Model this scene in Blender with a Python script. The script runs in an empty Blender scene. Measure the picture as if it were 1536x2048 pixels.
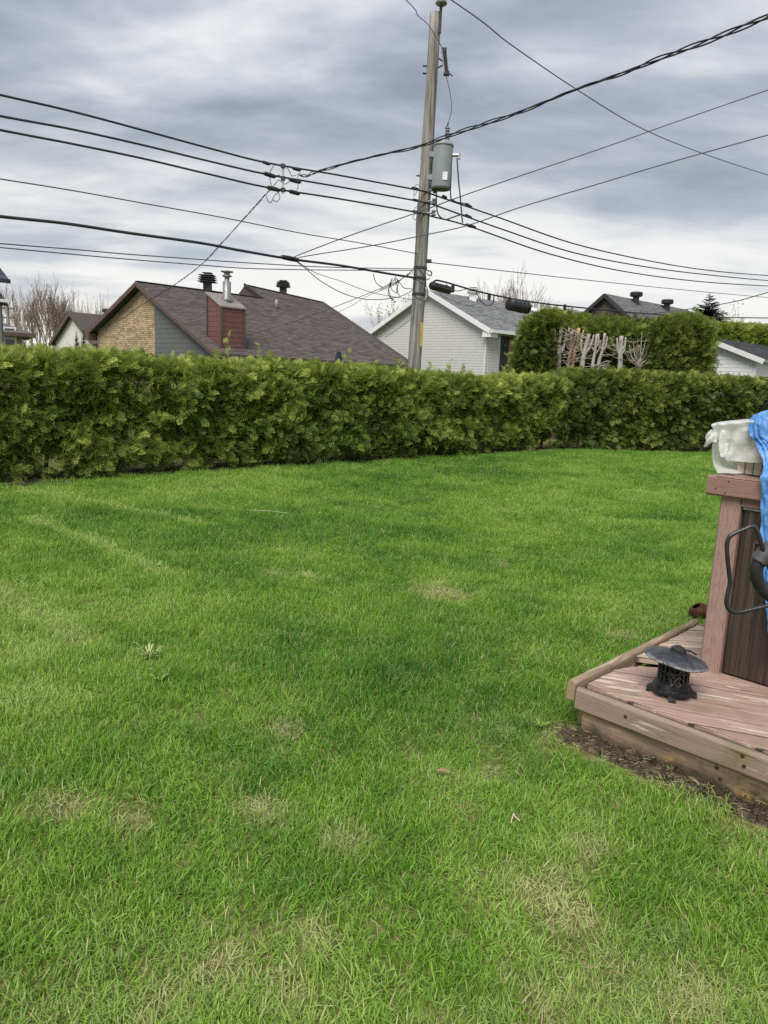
import bpy, math, random
import numpy as np
from mathutils import Matrix, Vector
random.seed(7); rng = np.random.default_rng(11)
S = bpy.context.scene
col = S.collection
R = math.radians

# ------------------------------------------------------------------ camera
FPX, PITCH, ROLL, CAMH = 1450.0, R(10.5), R(2.46), 1.6
fwd = np.array([0, math.cos(PITCH), -math.sin(PITCH)])
up0 = np.array([0, math.sin(PITCH), math.cos(PITCH)])
rgt = math.cos(ROLL)*np.array([1, 0, 0.]) + math.sin(ROLL)*up0
upv = -math.sin(ROLL)*np.array([1, 0, 0.]) + math.cos(ROLL)*up0
cam = bpy.data.cameras.new('camera'); camo = bpy.data.objects.new('camera', cam); col.objects.link(camo)
cam.sensor_fit = 'VERTICAL'; cam.sensor_height = 24.0; cam.lens = 24.0*FPX/2048
cam.clip_start = 0.05; cam.clip_end = 3000
camo.matrix_world = Matrix(((rgt[0], upv[0], -fwd[0], 0), (rgt[1], upv[1], -fwd[1], 0), (rgt[2], upv[2], -fwd[2], CAMH), (0, 0, 0, 1)))
S.camera = camo

# ------------------------------------------------------------------ sky, sun, exposure
SUN_EL, SUN_AZ = R(52), R(-160)        # azimuth measured from +Y towards +X: light from behind the viewer, a little left
W = bpy.data.worlds.new('World'); S.world = W; W.use_nodes = True
wn = W.node_tree.nodes; wl = W.node_tree.links; wn.clear()
def wnode(t, **k):
    n = wn.new(t)
    for a, b in k.items(): setattr(n, a, b)
    return n
def wmath(op, a, b=None, clamp=False):
    n = wnode('ShaderNodeMath', operation=op, use_clamp=clamp)
    for i, v in enumerate((a, b)):
        if v is None: continue
        if isinstance(v, (int, float)): n.inputs[i].default_value = v
        else: wl.new(v, n.inputs[i])
    return n.outputs[0]
def wramp(fac, stops, ease='B_SPLINE'):
    n = wnode('ShaderNodeValToRGB'); cr = n.color_ramp; cr.interpolation = ease
    cr.elements[0].position, cr.elements[0].color = stops[0][0], (*stops[0][1], 1)
    cr.elements[1].position, cr.elements[1].color = stops[-1][0], (*stops[-1][1], 1)
    for p, c in stops[1:-1]:
        e = cr.elements.new(p); e.color = (*c, 1)
    wl.new(fac, n.inputs[0]); return n.outputs[0]
def wmix(fac, a, b, mode='MIX'):
    n = wnode('ShaderNodeMix', data_type='RGBA', blend_type=mode)
    for s, v in ((0, fac), (6, a), (7, b)):
        if isinstance(v, (int, float)): n.inputs[s].default_value = v
        elif isinstance(v, tuple): n.inputs[s].default_value = (*v, 1)
        else: wl.new(v, n.inputs[s])
    return n.outputs[2]
tc = wnode('ShaderNodeTexCoord'); sp = wnode('ShaderNodeSeparateXYZ'); wl.new(tc.outputs['Generated'], sp.inputs[0])
zc = wmath('MAXIMUM', sp.outputs[2], 0.0)
den = wmath('ADD', zc, 0.17)
cb = wnode('ShaderNodeCombineXYZ'); wl.new(wmath('DIVIDE', sp.outputs[0], den), cb.inputs[0]); wl.new(wmath('DIVIDE', sp.outputs[1], den), cb.inputs[1])
def wnoise(scale, loc, sc=(1, 1, 1), detail=5, rough=.5, dist=0.0, rot=0):
    mp = wnode('ShaderNodeMapping'); mp.inputs['Location'].default_value = loc; mp.inputs['Scale'].default_value = sc; mp.inputs['Rotation'].default_value = (0, 0, rot)
    wl.new(cb.outputs[0], mp.inputs[0])
    n = wnode('ShaderNodeTexNoise'); n.inputs['Scale'].default_value = scale; n.inputs['Detail'].default_value = detail
    n.inputs['Roughness'].default_value = rough; n.inputs['Distortion'].default_value = dist
    wl.new(mp.outputs[0], n.inputs['Vector']); return n.outputs[0]
n1 = wnoise(0.62, (2.2, 14.5, 0), (.8, 1.25, 1), 2.5, .45, .2, R(8))
n2 = wnoise(1.7, (7.3, 2.2, 0), (.75, 1.2, 1), 5.0, .5, .35, R(8))
n3 = wnoise(5.0, (1.3, 4.2, 0), (.7, 1.2, 1), 6.0, .55, .5, R(8))
nf = wmath('ADD', wmath('MULTIPLY', n1, .45), wmath('ADD', wmath('MULTIPLY', n2, .42), wmath('MULTIPLY', n3, .13)))
cloud = wramp(nf, [(.37, (.185, .225, .30)), (.45, (.28, .325, .415)), (.51, (.45, .485, .57)), (.555, (.64, .665, .72)), (.61, (.92, .925, .93))])
lowsky = wramp(nf, [(.36, (.38, .43, .51)), (.43, (.56, .60, .65)), (.475, (.74, .76, .775)), (.53, (.95, .94, .905))])
hz = wramp(zc, [(.02, (1, 1, 1)), (.19, (.90, .90, .90)), (.26, (.42, .42, .42)), (.34, (0, 0, 0))])
clouds = wmix(hz, cloud, lowsky)
warm = wramp(zc, [(0.0, (1, 1, 1)), (.06, (.40, .40, .40)), (.13, (0, 0, 0))])
clouds = wmix(wmath('MULTIPLY', warm, .70), clouds, (.95, .90, .80))
sky = wnode('ShaderNodeTexSky', sky_type='NISHITA'); sky.sun_disc = False; sky.sun_elevation = SUN_EL; sky.sun_rotation = SUN_AZ
c10 = wmix(1.0, clouds, (4.0, 4.0, 4.0), 'MULTIPLY')
skyc = wmix(.97, sky.outputs[0], c10)
bg = wnode('ShaderNodeBackground'); bg.inputs[1].default_value = .1; wl.new(skyc, bg.inputs[0])
wo = wnode('ShaderNodeOutputWorld'); wl.new(bg.outputs[0], wo.inputs[0])
sl = bpy.data.lights.new('sun', 'SUN'); sl.energy = 1.5; sl.angle = R(34); sl.color = (1, .95, .87)
so = bpy.data.objects.new('sun', sl); col.objects.link(so)
sd = Vector((math.sin(SUN_AZ)*math.cos(SUN_EL), math.cos(SUN_AZ)*math.cos(SUN_EL), math.sin(SUN_EL)))
so.rotation_euler = (-sd).to_track_quat('-Z', 'Y').to_euler(); so.location = (-8, -4, 12)
S.view_settings.view_transform = 'Standard'; S.view_settings.look = 'None'; S.view_settings.exposure = 1.35; S.view_settings.gamma = 1.0
S.render.engine = 'CYCLES'
S.cycles.max_bounces = 6; S.cycles.diffuse_bounces = 3; S.cycles.transparent_max_bounces = 8; S.cycles.transmission_bounces = 4
S.cycles.use_denoising = False

# ------------------------------------------------------------------ pixel -> place helpers
C0 = np.array([0, 0, CAMH]); UZ = np.array([0, 0, 1.])
def ray(x, y): return (x-768)*rgt - (y-1024)*upv + FPX*fwd
def zp(x, y, z=0.0):
    d = ray(x, y); return C0 + d*((z-CAMH)/d[2])
def yp(x, y, Y):
    d = ray(x, y); return C0 + d*(Y/d[1])
def hit(x, y, P, n):
    d = ray(x, y); return C0 + d*(((P-C0) @ n)/(d @ n))
def axes(deg):
    a = R(deg); return np.array([math.cos(a), math.sin(a), 0]), np.array([math.sin(a), -math.cos(a), 0])
def V(*a): return np.array(a, float)
def nrm(v): return v/np.linalg.norm(v)
_grids = {}
def vnoise(x, y, scale, seed):
    if seed not in _grids: _grids[seed] = np.random.default_rng(seed).random((128, 128))
    g = _grids[seed]; x = np.asarray(x, float)*scale+500; y = np.asarray(y, float)*scale+500
    xi = np.floor(x).astype(int); yi = np.floor(y).astype(int); fx = x-xi; fy = y-yi
    fx = fx*fx*(3-2*fx); fy = fy*fy*(3-2*fy)
    a = g[xi % 128, yi % 128]; b = g[(xi+1) % 128, yi % 128]; c = g[xi % 128, (yi+1) % 128]; d = g[(xi+1) % 128, (yi+1) % 128]
    return (a*(1-fx)+b*fx)*(1-fy)+(c*(1-fx)+d*fx)*fy

# ------------------------------------------------------------------ materials
MT = {}
class NB:
    def __init__(s, name):
        s.m = bpy.data.materials.new(name); s.m.use_nodes = True; s.t = s.m.node_tree; s.n = s.t.nodes; s.l = s.t.links; s.n.clear()
        s.out = s.n.new('ShaderNodeOutputMaterial'); MT[name] = s.m
    def node(s, t, ins=None, **k):
        n = s.n.new(t)
        for a, b in k.items(): setattr(n, a, b)
        for a, b in (ins or {}).items(): s.put(n.inputs[a], b)
        return n
    def put(s, sock, v):
        if isinstance(v, bpy.types.NodeSocket): s.l.new(v, sock)
        elif isinstance(v, tuple) and len(v) == 3 and sock.type == 'RGBA': sock.default_value = (*v, 1)
        else: sock.default_value = v
    def math(s, op, a, b=0.0, clamp=False):
        return s.node('ShaderNodeMath', {0: a, 1: b}, operation=op, use_clamp=clamp).outputs[0]
    def mix(s, f, a, b, mode='MIX'):
        return s.node('ShaderNodeMix', {0: f, 6: a, 7: b}, data_type='RGBA', blend_type=mode).outputs[2]
    def ramp(s, f, stops, ease='LINEAR'):
        n = s.node('ShaderNodeValToRGB', {0: f}); cr = n.color_ramp; cr.interpolation = ease
        cr.elements[0].position, cr.elements[0].color = stops[0][0], (*stops[0][1], 1)
        cr.elements[1].position, cr.elements[1].color = stops[-1][0], (*stops[-1][1], 1)
        for p, c in stops[1:-1]:
            e = cr.elements.new(p); e.color = (*c, 1)
        return n.outputs[0]
    def coords(s, stretch=(1, 1, 1), rot=(0, 0, 0), rand=True, kind='Object'):
        t = s.node('ShaderNodeTexCoord'); v = t.outputs[kind]
        if rand:
            oi = s.node('ShaderNodeObjectInfo'); m = s.math('MULTIPLY', oi.outputs['Random'], 37.0)
            v = s.node('ShaderNodeVectorMath', {0: v, 1: m}, operation='ADD').outputs[0]
        return s.node('ShaderNodeMapping', {'Vector': v, 'Scale': stretch, 'Rotation': rot}).outputs[0]
    def noise(s, vec, scale, detail=4.0, rough=.55, dist=0.0):
        return s.node('ShaderNodeTexNoise', {'Vector': vec, 'Scale': scale, 'Detail': detail, 'Roughness': rough, 'Distortion': dist}).outputs[0]
    def bump(s, h, strength=.3, distance=.01):
        return s.node('ShaderNodeBump', {'Height': h, 'Strength': strength, 'Distance': distance}).outputs[0]
    def principled(s, base, rough=.6, metal=0.0, spec=.4, normal=None, **kw):
        p = s.node('ShaderNodeBsdfPrincipled', {'Base Color': base, 'Roughness': rough, 'Metallic': metal, 'Specular IOR Level': spec})
        for a, b in kw.items(): s.put(p.inputs[a.replace('_', ' ')], b)
        if normal is not None: s.l.new(normal, p.inputs['Normal'])
        s.l.new(p.outputs[0], s.out.inputs[0]); return p
def surf(name, cols, rough=.65, scale=6.0, stretch=(1, 1, 1), bump=.15, bscale=60.0, metal=0.0, spec=.35, rnd=0.0, dist=.02, rand=True, speck=None):
    b = NB(name); v = b.coords(stretch, rand=rand)
    n = b.noise(v, scale, 5.0, .6)
    k = len(cols); c = b.ramp(n, [(.32+.36*i/(k-1), cc) for i, cc in enumerate(cols)]) if k > 1 else cols[0]
    if rnd:
        at = b.node('ShaderNodeAttribute', attribute_name='rnd')
        f = b.math('ADD', b.math('MULTIPLY', at.outputs['Fac'], 2*rnd), 1-rnd)
        cc = b.node('ShaderNodeCombineXYZ', {0: f, 1: f, 2: f}).outputs[0]; c = b.mix(1.0, c, cc, 'MULTIPLY')
    if speck:
        n3 = b.noise(v, speck[0], 3.0, .7); c = b.mix(b.ramp(n3, [(speck[1], (0, 0, 0)), (speck[1]+.1, (1, 1, 1))]), c, speck[2])
    n2 = b.noise(v, bscale, 4.0, .6)
    b.principled(c, rough, metal, spec, b.bump(n2, bump, dist) if bump else None); return b.m

surf('pole_wood', [(.085, .078, .070), (.24, .225, .205), (.42, .40, .375)], .9, 16.0, (1, 1, .045), .6, 70, dist=.02, rand=False, speck=(9.0, .63, (.08, .07, .06)))
surf('galvanised', [(.30, .31, .32), (.46, .47, .48)], .45, 12, metal=.7, bump=.05)
surf('tank_grey', [(.215, .245, .26), (.27, .30, .315)], .45, 3, bump=.03, spec=.5)
surf('tank_base', [(.10, .13, .13), (.14, .17, .165)], .6, 3, bump=.03)
surf('porcelain', [(.15, .155, .165), (.22, .23, .24)], .25, 6, bump=0, spec=.6)
surf('dark_polymer', [(.05, .053, .06), (.10, .105, .115)], .5, 30, bump=.05)
surf('wire_black', [(.018, .02, .024), (.035, .038, .043)], .55, 8, bump=.05)
surf('wire_grey', [(.06, .065, .075), (.11, .115, .125)], .55, 8, bump=.05)
surf('black_rubber', [(.010, .011, .012), (.022, .023, .024)], .42, 25, bump=.06, spec=.5)
surf('black_metal', [(.012, .012, .013), (.03, .03, .032)], .36, 20, bump=.08, spec=.6)
surf('grip_rubber', [(.045, .046, .05), (.075, .077, .08)], .55, 40, bump=.08, spec=.5)
surf('yellow_plate', [(.34, .26, .06), (.46, .36, .10)], .6, 30, bump=.05, speck=(60.0, .58, (.05, .04, .02)))
surf('rust', [(.03, .012, .008), (.075, .028, .015), (.13, .048, .022)], .75, 25, bump=.4)
surf('brick_tan', [(.40, .295, .18), (.51, .385, .25)], .9, 5, bump=.3, bscale=40, rnd=.3, rand=False)
surf('mortar', [(.44, .38, .28), (.50, .43, .33)], .95, 10, rand=False)
surf('shingle_brown', [(.088, .075, .070), (.125, .107, .100)], .92, 40, bump=.35, bscale=90, rnd=.28, rand=False)
surf('shingle_grey', [(.165, .17, .174), (.245, .25, .254)], .92, 35, bump=.35, bscale=90, rnd=.3, rand=False)
surf('shingle_dark', [(.125, .122, .122), (.18, .175, .174)], .92, 35, bump=.35, bscale=90, rnd=.25, rand=False)
surf('shingle_charcoal', [(.045, .048, .058), (.075, .078, .088)], .9, 40, bump=.3, rnd=.3, rand=False)
surf('slate_blue', [(.035, .055, .085), (.07, .095, .14)], .7, 20, bump=.3, rnd=.35, rand=False)
surf('siding_grey', [(.115, .122, .117), (.135, .142, .137)], .6, 4, bump=0)
surf('siding_red', [(.140, .060, .053), (.172, .079, .071)], .55, 4, bump=0)
surf('siding_white', [(.50, .505, .49), (.55, .555, .54)], .55, 3, (1, 1, 1), bump=0)
surf('siding_pale', [(.70, .73, .75), (.76, .78, .80)], .55, 3, bump=0)
surf('siding_brown', [(.075, .052, .045), (.10, .07, .06)], .65, 4, bump=0)
surf('stucco_cream', [(.62, .605, .55), (.70, .68, .63)], .85, 5, bump=0)
surf('brick_far', [(.33, .24, .15), (.42, .31, .20)], .9, 14, bump=0)
surf('trim_brown', [(.092, .060, .051), (.125, .083, .071)], .6, 4, bump=0)
surf('trim_white', [(.70, .71, .71), (.78, .79, .79)], .5, 4, bump=0)
surf('trim_dark', [(.03, .03, .033), (.05, .05, .052)], .6, 4, bump=0)
surf('flashing', [(.24, .21, .195), (.38, .34, .315)], .5, 6, metal=.3, bump=0)
surf('flue_steel', [(.18, .19, .19), (.33, .345, .34)], .45, 8, metal=.5, bump=0)
surf('vent_black', [(.02, .021, .024), (.04, .042, .046)], .5, 8, bump=0)
surf('vent_brown', [(.035, .028, .027), (.055, .045, .043)], .6, 8, bump=0)
surf('umbrella_navy', [(.012, .014, .03), (.022, .025, .05)], .8, 20, bump=.1)
surf('curtain', [(.30, .17, .09), (.40, .24, .14)], .8, 6, (8, 8, .2), bump=.05)
surf('bark_grey', [(.10, .085, .075), (.17, .145, .13)], .9, 12, bump=.2)
surf('bark_cedar', [(.16, .12, .09), (.30, .25, .20)], .9, 8, (1, 1, .2), bump=.4)
surf('bark_bleached', [(.28, .25, .22), (.52, .48, .43)], .85, 6, (1, 1, .2), bump=.3)
surf('bark_ochre', [(.40, .24, .12), (.55, .37, .22)], .85, 6, (1, 1, .2), bump=.3)
surf('twig_far', [(.21, .16, .13), (.29, .225, .185)], .9, 2, bump=0)
surf('beige_plank', [(.36, .32, .25), (.47, .42, .335)], .7, 6, (1, 1, .15), bump=.15)
surf('dry_leaf', [(.20, .13, .07), (.32, .22, .12)], .8, 20, bump=.2)
surf('pale_straw', [(.28, .24, .15), (.46, .41, .27)], .8, 20, bump=.1)
surf('twig_pale', [(.55, .46, .36), (.70, .62, .50)], .8, 20, bump=.1)

b = NB('window_glass'); b.principled((.035, .04, .045), .06, 0, .6)

# stained deck wood: grain along the board's own X, worn pale patches, green algae
def woodmat(name, base, worn, algae=0.0, wear=.56, dirt=0.0, edge=0.0):
    b = NB(name); v = b.coords((1, 1, 1)); g = b.coords((.55, 9, 9)); g2 = b.coords((.35, 3.2, 3.2))
    ng = b.noise(g, 9.0, 6.0, .65, .2); nw = b.noise(g2, 7.0, 5.0, .62, .6); nl = b.noise(v, 3.0, 4.0)
    c = b.ramp(ng, [(.28, tuple(x*.72 for x in base)), (.48, base), (.74, tuple(min(1, x*1.15) for x in base))])
    oi = b.node('ShaderNodeObjectInfo'); f0 = b.math('ADD', b.math('MULTIPLY', oi.outputs['Random'], .34), .83); c = b.mix(1.0, c, b.node('ShaderNodeCombineXYZ', {0: f0, 1: f0, 2: f0}).outputs[0], 'MULTIPLY')
    c = b.mix(b.ramp(nw, [(wear, (0, 0, 0)), (wear+.07, (1, 1, 1))]), c, worn)
    cr = b.ramp(b.noise(g2, 16.0, 3.0, .5, .3), [(.285, (1, 1, 1)), (.325, (0, 0, 0))]); c = b.mix(b.math('MULTIPLY', cr, .8), c, (.025, .018, .014))
    if algae:
        c = b.mix(b.math('MULTIPLY', b.ramp(nl, [(.54, (0, 0, 0)), (.70, (1, 1, 1))]), algae), c, (.13, .13, .025))
    if dirt:
        gm = b.node('ShaderNodeNewGeometry'); pz = b.node('ShaderNodeSeparateXYZ', {0: gm.outputs['Position']}).outputs[2]
        nd = b.noise(v, 11.0, 5.0, .65)
        k = b.math('SUBTRACT', b.math('MULTIPLY', nd, .17), pz)      # soil splashed up from the ground in uneven tongues
        c = b.mix(b.math('MULTIPLY', b.ramp(b.math('ADD', k, .0), [(.0, (0, 0, 0)), (.07, (1, 1, 1))]), dirt), c, (.055, .045, .028))
        ns = b.noise(v, 6.0, 4.0, .6, .4); c = b.mix(b.math('MULTIPLY', b.ramp(ns, [(.56, (0, 0, 0)), (.66, (1, 1, 1))]), .75), c, (.38, .26, .10))
    if edge:                            # grime along both long plank edges, also painted dark as shade for the gaps
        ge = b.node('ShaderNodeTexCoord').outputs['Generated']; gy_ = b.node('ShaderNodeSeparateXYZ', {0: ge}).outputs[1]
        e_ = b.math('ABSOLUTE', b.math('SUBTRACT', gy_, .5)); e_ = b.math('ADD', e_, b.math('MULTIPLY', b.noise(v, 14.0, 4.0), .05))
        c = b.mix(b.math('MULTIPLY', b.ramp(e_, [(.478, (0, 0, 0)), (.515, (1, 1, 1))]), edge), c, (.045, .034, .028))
    h = b.math('ADD', ng, b.math('MULTIPLY', nw, .6))
    b.principled(c, b.math('ADD', b.math('MULTIPLY', ng, .3), .42), 0, .35, b.bump(h, .45, .006)); return b.m
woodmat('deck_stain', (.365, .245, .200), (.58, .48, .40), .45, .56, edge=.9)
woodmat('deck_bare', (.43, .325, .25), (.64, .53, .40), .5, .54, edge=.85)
woodmat('deck_lip', (.27, .195, .155), (.60, .50, .41), .6, .60)
woodmat('deck_lip_old', (.27, .20, .135), (.48, .38, .27), .5, .54)
woodmat('deck_fascia', (.30, .21, .15), (.46, .35, .21), .7, .58, dirt=.95)
woodmat('deck_under', (.05, .04, .033), (.09, .07, .05), .2)
woodmat('counter_stain', (.255, .155, .130), (.30, .19, .165), 0, .72)

b = NB('composite_post'); v = b.coords((150, 150, 9)); n = b.noise(v, 2.2, 2.0, .5); vl = b.coords((90, 90, .35)); n2 = b.noise(vl, 1.2, 2.0)
c = b.ramp(n, [(.33, (.19, .120, .100)), (.43, (.315, .205, .175)), (.7, (.365, .240, .205))])
c = b.mix(b.math('MULTIPLY', b.ramp(n2, [(.30, (1, 1, 1)), (.42, (0, 0, 0))]), .35), c, (.13, .07, .06))
b.principled(c, .6, 0, .35, b.bump(n, .35, .003))
b = NB('spa_panel'); v = b.coords((1, 1, .02), rand=False); n = b.noise(v, 70.0, 4.0, .6); n2 = b.noise(b.coords((1, 1, .06), rand=False), 160.0, 3.0); v3 = b.coords(rand=False)
c = b.ramp(n, [(.30, (.022, .014, .012)), (.48, (.045, .03, .025)), (.58, (.06, .042, .036)), (.66, (.105, .08, .067)), (.72, (.06, .042, .036))])
c = b.mix(b.math('MULTIPLY', b.ramp(b.noise(v3, 55.0, 3.0, .6), [(.70, (0, 0, 0)), (.76, (1, 1, 1))]), .5), c, (.30, .26, .22))
b.principled(c, .48, 0, .4, b.bump(b.math('ADD', n, b.math('MULTIPLY', n2, .4)), .35, .004))

b = NB('iron'); v = b.coords(rand=False); n = b.noise(v, 70.0, 4.0, .65, .4); n2 = b.noise(v, 14.0, 5.0, .65)
c = b.ramp(n2, [(.38, (.008, .009, .010)), (.56, (.018, .019, .022)), (.72, (.06, .063, .07))])
b.principled(c, b.ramp(n, [(.3, (.28, .28, .28)), (.7, (.5, .5, .5))]), .35, .55, b.bump(n, .55, .006))
b = NB('iron_canopy'); v = b.coords(rand=False); n = b.noise(v, 42.0, 4.0, .6, .8); n2 = b.noise(v, 11.0, 5.0, .65)
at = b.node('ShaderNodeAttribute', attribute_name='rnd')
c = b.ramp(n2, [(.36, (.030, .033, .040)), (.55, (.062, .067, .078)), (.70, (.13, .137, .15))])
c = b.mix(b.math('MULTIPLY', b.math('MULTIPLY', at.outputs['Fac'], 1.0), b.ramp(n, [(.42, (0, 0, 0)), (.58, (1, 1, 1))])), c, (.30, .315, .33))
b.principled(c, .40, .25, .55, b.bump(n, .8, .012))

b = NB('tarp'); v = b.coords(rand=False); ck = b.node('ShaderNodeTexChecker', {'Vector': v, 'Scale': 420.0}); n = b.noise(v, 9.0, 6.0, .68, 1.2); n2 = b.noise(v, 40.0, 4.0, .6, .6)
c = b.ramp(n, [(.32, (.045, .17, .46)), (.52, (.085, .26, .60)), (.70, (.20, .40, .72))])
b.principled(c, .42, 0, .5, b.bump(b.math('ADD', b.math('MULTIPLY', n, 1.4), b.math('ADD', b.math('MULTIPLY', n2, .25), b.math('MULTIPLY', ck.outputs[1], .01))), .5, .012))

b = NB('plastic_film'); v = b.coords(rand=False); n = b.noise(v, 9.0, 3.0, .5, 1.0); nb = b.bump(n, .5, .012)
df = b.node('ShaderNodeBsdfDiffuse', {'Color': (.86, .87, .85)}); tl = b.node('ShaderNodeBsdfTranslucent', {'Color': (.88, .90, .87)}); gl = b.node('ShaderNodeBsdfGlossy', {'Color': (1, 1, 1), 'Roughness': .22}); tr = b.node('ShaderNodeBsdfTransparent', {'Color': (.93, .96, .95)})
for q in (df, tl, gl): b.l.new(nb, q.inputs['Normal'])
m1 = b.node('ShaderNodeMixShader', {0: .45, 1: df.outputs[0], 2: tl.outputs[0]}); m2 = b.node('ShaderNodeMixShader', {0: .04, 1: m1.outputs[0], 2: gl.outputs[0]})
m3 = b.node('ShaderNodeMixShader', {0: b.ramp(n, [(.35, (.02, .02, .02)), (.65, (.16, .16, .16))]), 1: m2.outputs[0], 2: tr.outputs[0]}); b.l.new(m3.outputs[0], b.out.inputs[0])

# leaves: colour varies from plant to plant; light passes through
def leafmat(name, stops, dry=None, transl=.3, rough=.5, spread=.5):
    b = NB(name); oi = b.node('ShaderNodeObjectInfo'); gm = b.node('ShaderNodeNewGeometry')
    at = b.node('ShaderNodeAttribute', attribute_name='tone', attribute_type='INSTANCER')
    lf = b.node('ShaderNodeAttribute', attribute_name='rnd')
    f = b.math('ADD', b.math('MULTIPLY', at.outputs['Fac'], .62), b.math('ADD', b.math('MULTIPLY', oi.outputs['Random'], .16), b.math('MULTIPLY', lf.outputs['Fac'], .22)))
    c = b.ramp(f, stops)
    if dry:
        ad = b.node('ShaderNodeAttribute', attribute_name='dry', attribute_type='INSTANCER')
        k = b.math('SUBTRACT', b.math('MULTIPLY', ad.outputs['Fac'], 1.6), b.math('MULTIPLY', lf.outputs['Fac'], .6), True)
        k = b.math('MAXIMUM', k, b.math('MULTIPLY', b.math('GREATER_THAN', lf.outputs['Fac'], .93), .55))
        c = b.mix(k, c, dry)
    p = b.node('ShaderNodeBsdfPrincipled', {'Base Color': c, 'Roughness': rough, 'Specular IOR Level': .3})
    t = b.node('ShaderNodeBsdfTranslucent', {'Color': c})
    m = b.node('ShaderNodeMixShader', {0: transl, 1: p.outputs[0], 2: t.outputs[0]}); b.l.new(m.outputs[0], b.out.inputs[0]); return b.m
leafmat('grass_blade', [(.08, (.048, .148, .019)), (.34, (.124, .292, .031)), (.62, (.245, .430, .054)), (.95, (.46, .58, .18))], dry=(.60, .53, .31), transl=.35)
leafmat('cedar_spray', [(.08, (.048, .098, .024)), (.32, (.135, .215, .042)), (.58, (.290, .375, .070)), (.95, (.60, .65, .18))], transl=.3, rough=.55)
leafmat('cedar_dark', [(.08, (.046, .086, .024)), (.38, (.125, .185, .042)), (.66, (.255, .315, .062)), (.95, (.48, .52, .14))], transl=.25, rough=.55)
leafmat('bud_leaf', [(.1, (.16, .19, .04)), (.9, (.34, .34, .09))], transl=.4)
surf('spruce_needle', [(.018, .036, .028), (.04, .065, .05)], .7, 6, bump=0)
surf('conifer_dark', [(.012, .028, .012), (.03, .05, .02)], .7, 6, bump=0)
surf('weed_leaf', [(.16, .28, .04), (.24, .36, .07)], .5, 20, bump=.1)
surf('weed_dry', [(.27, .33, .12), (.40, .43, .20)], .6, 20, bump=.1)

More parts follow.
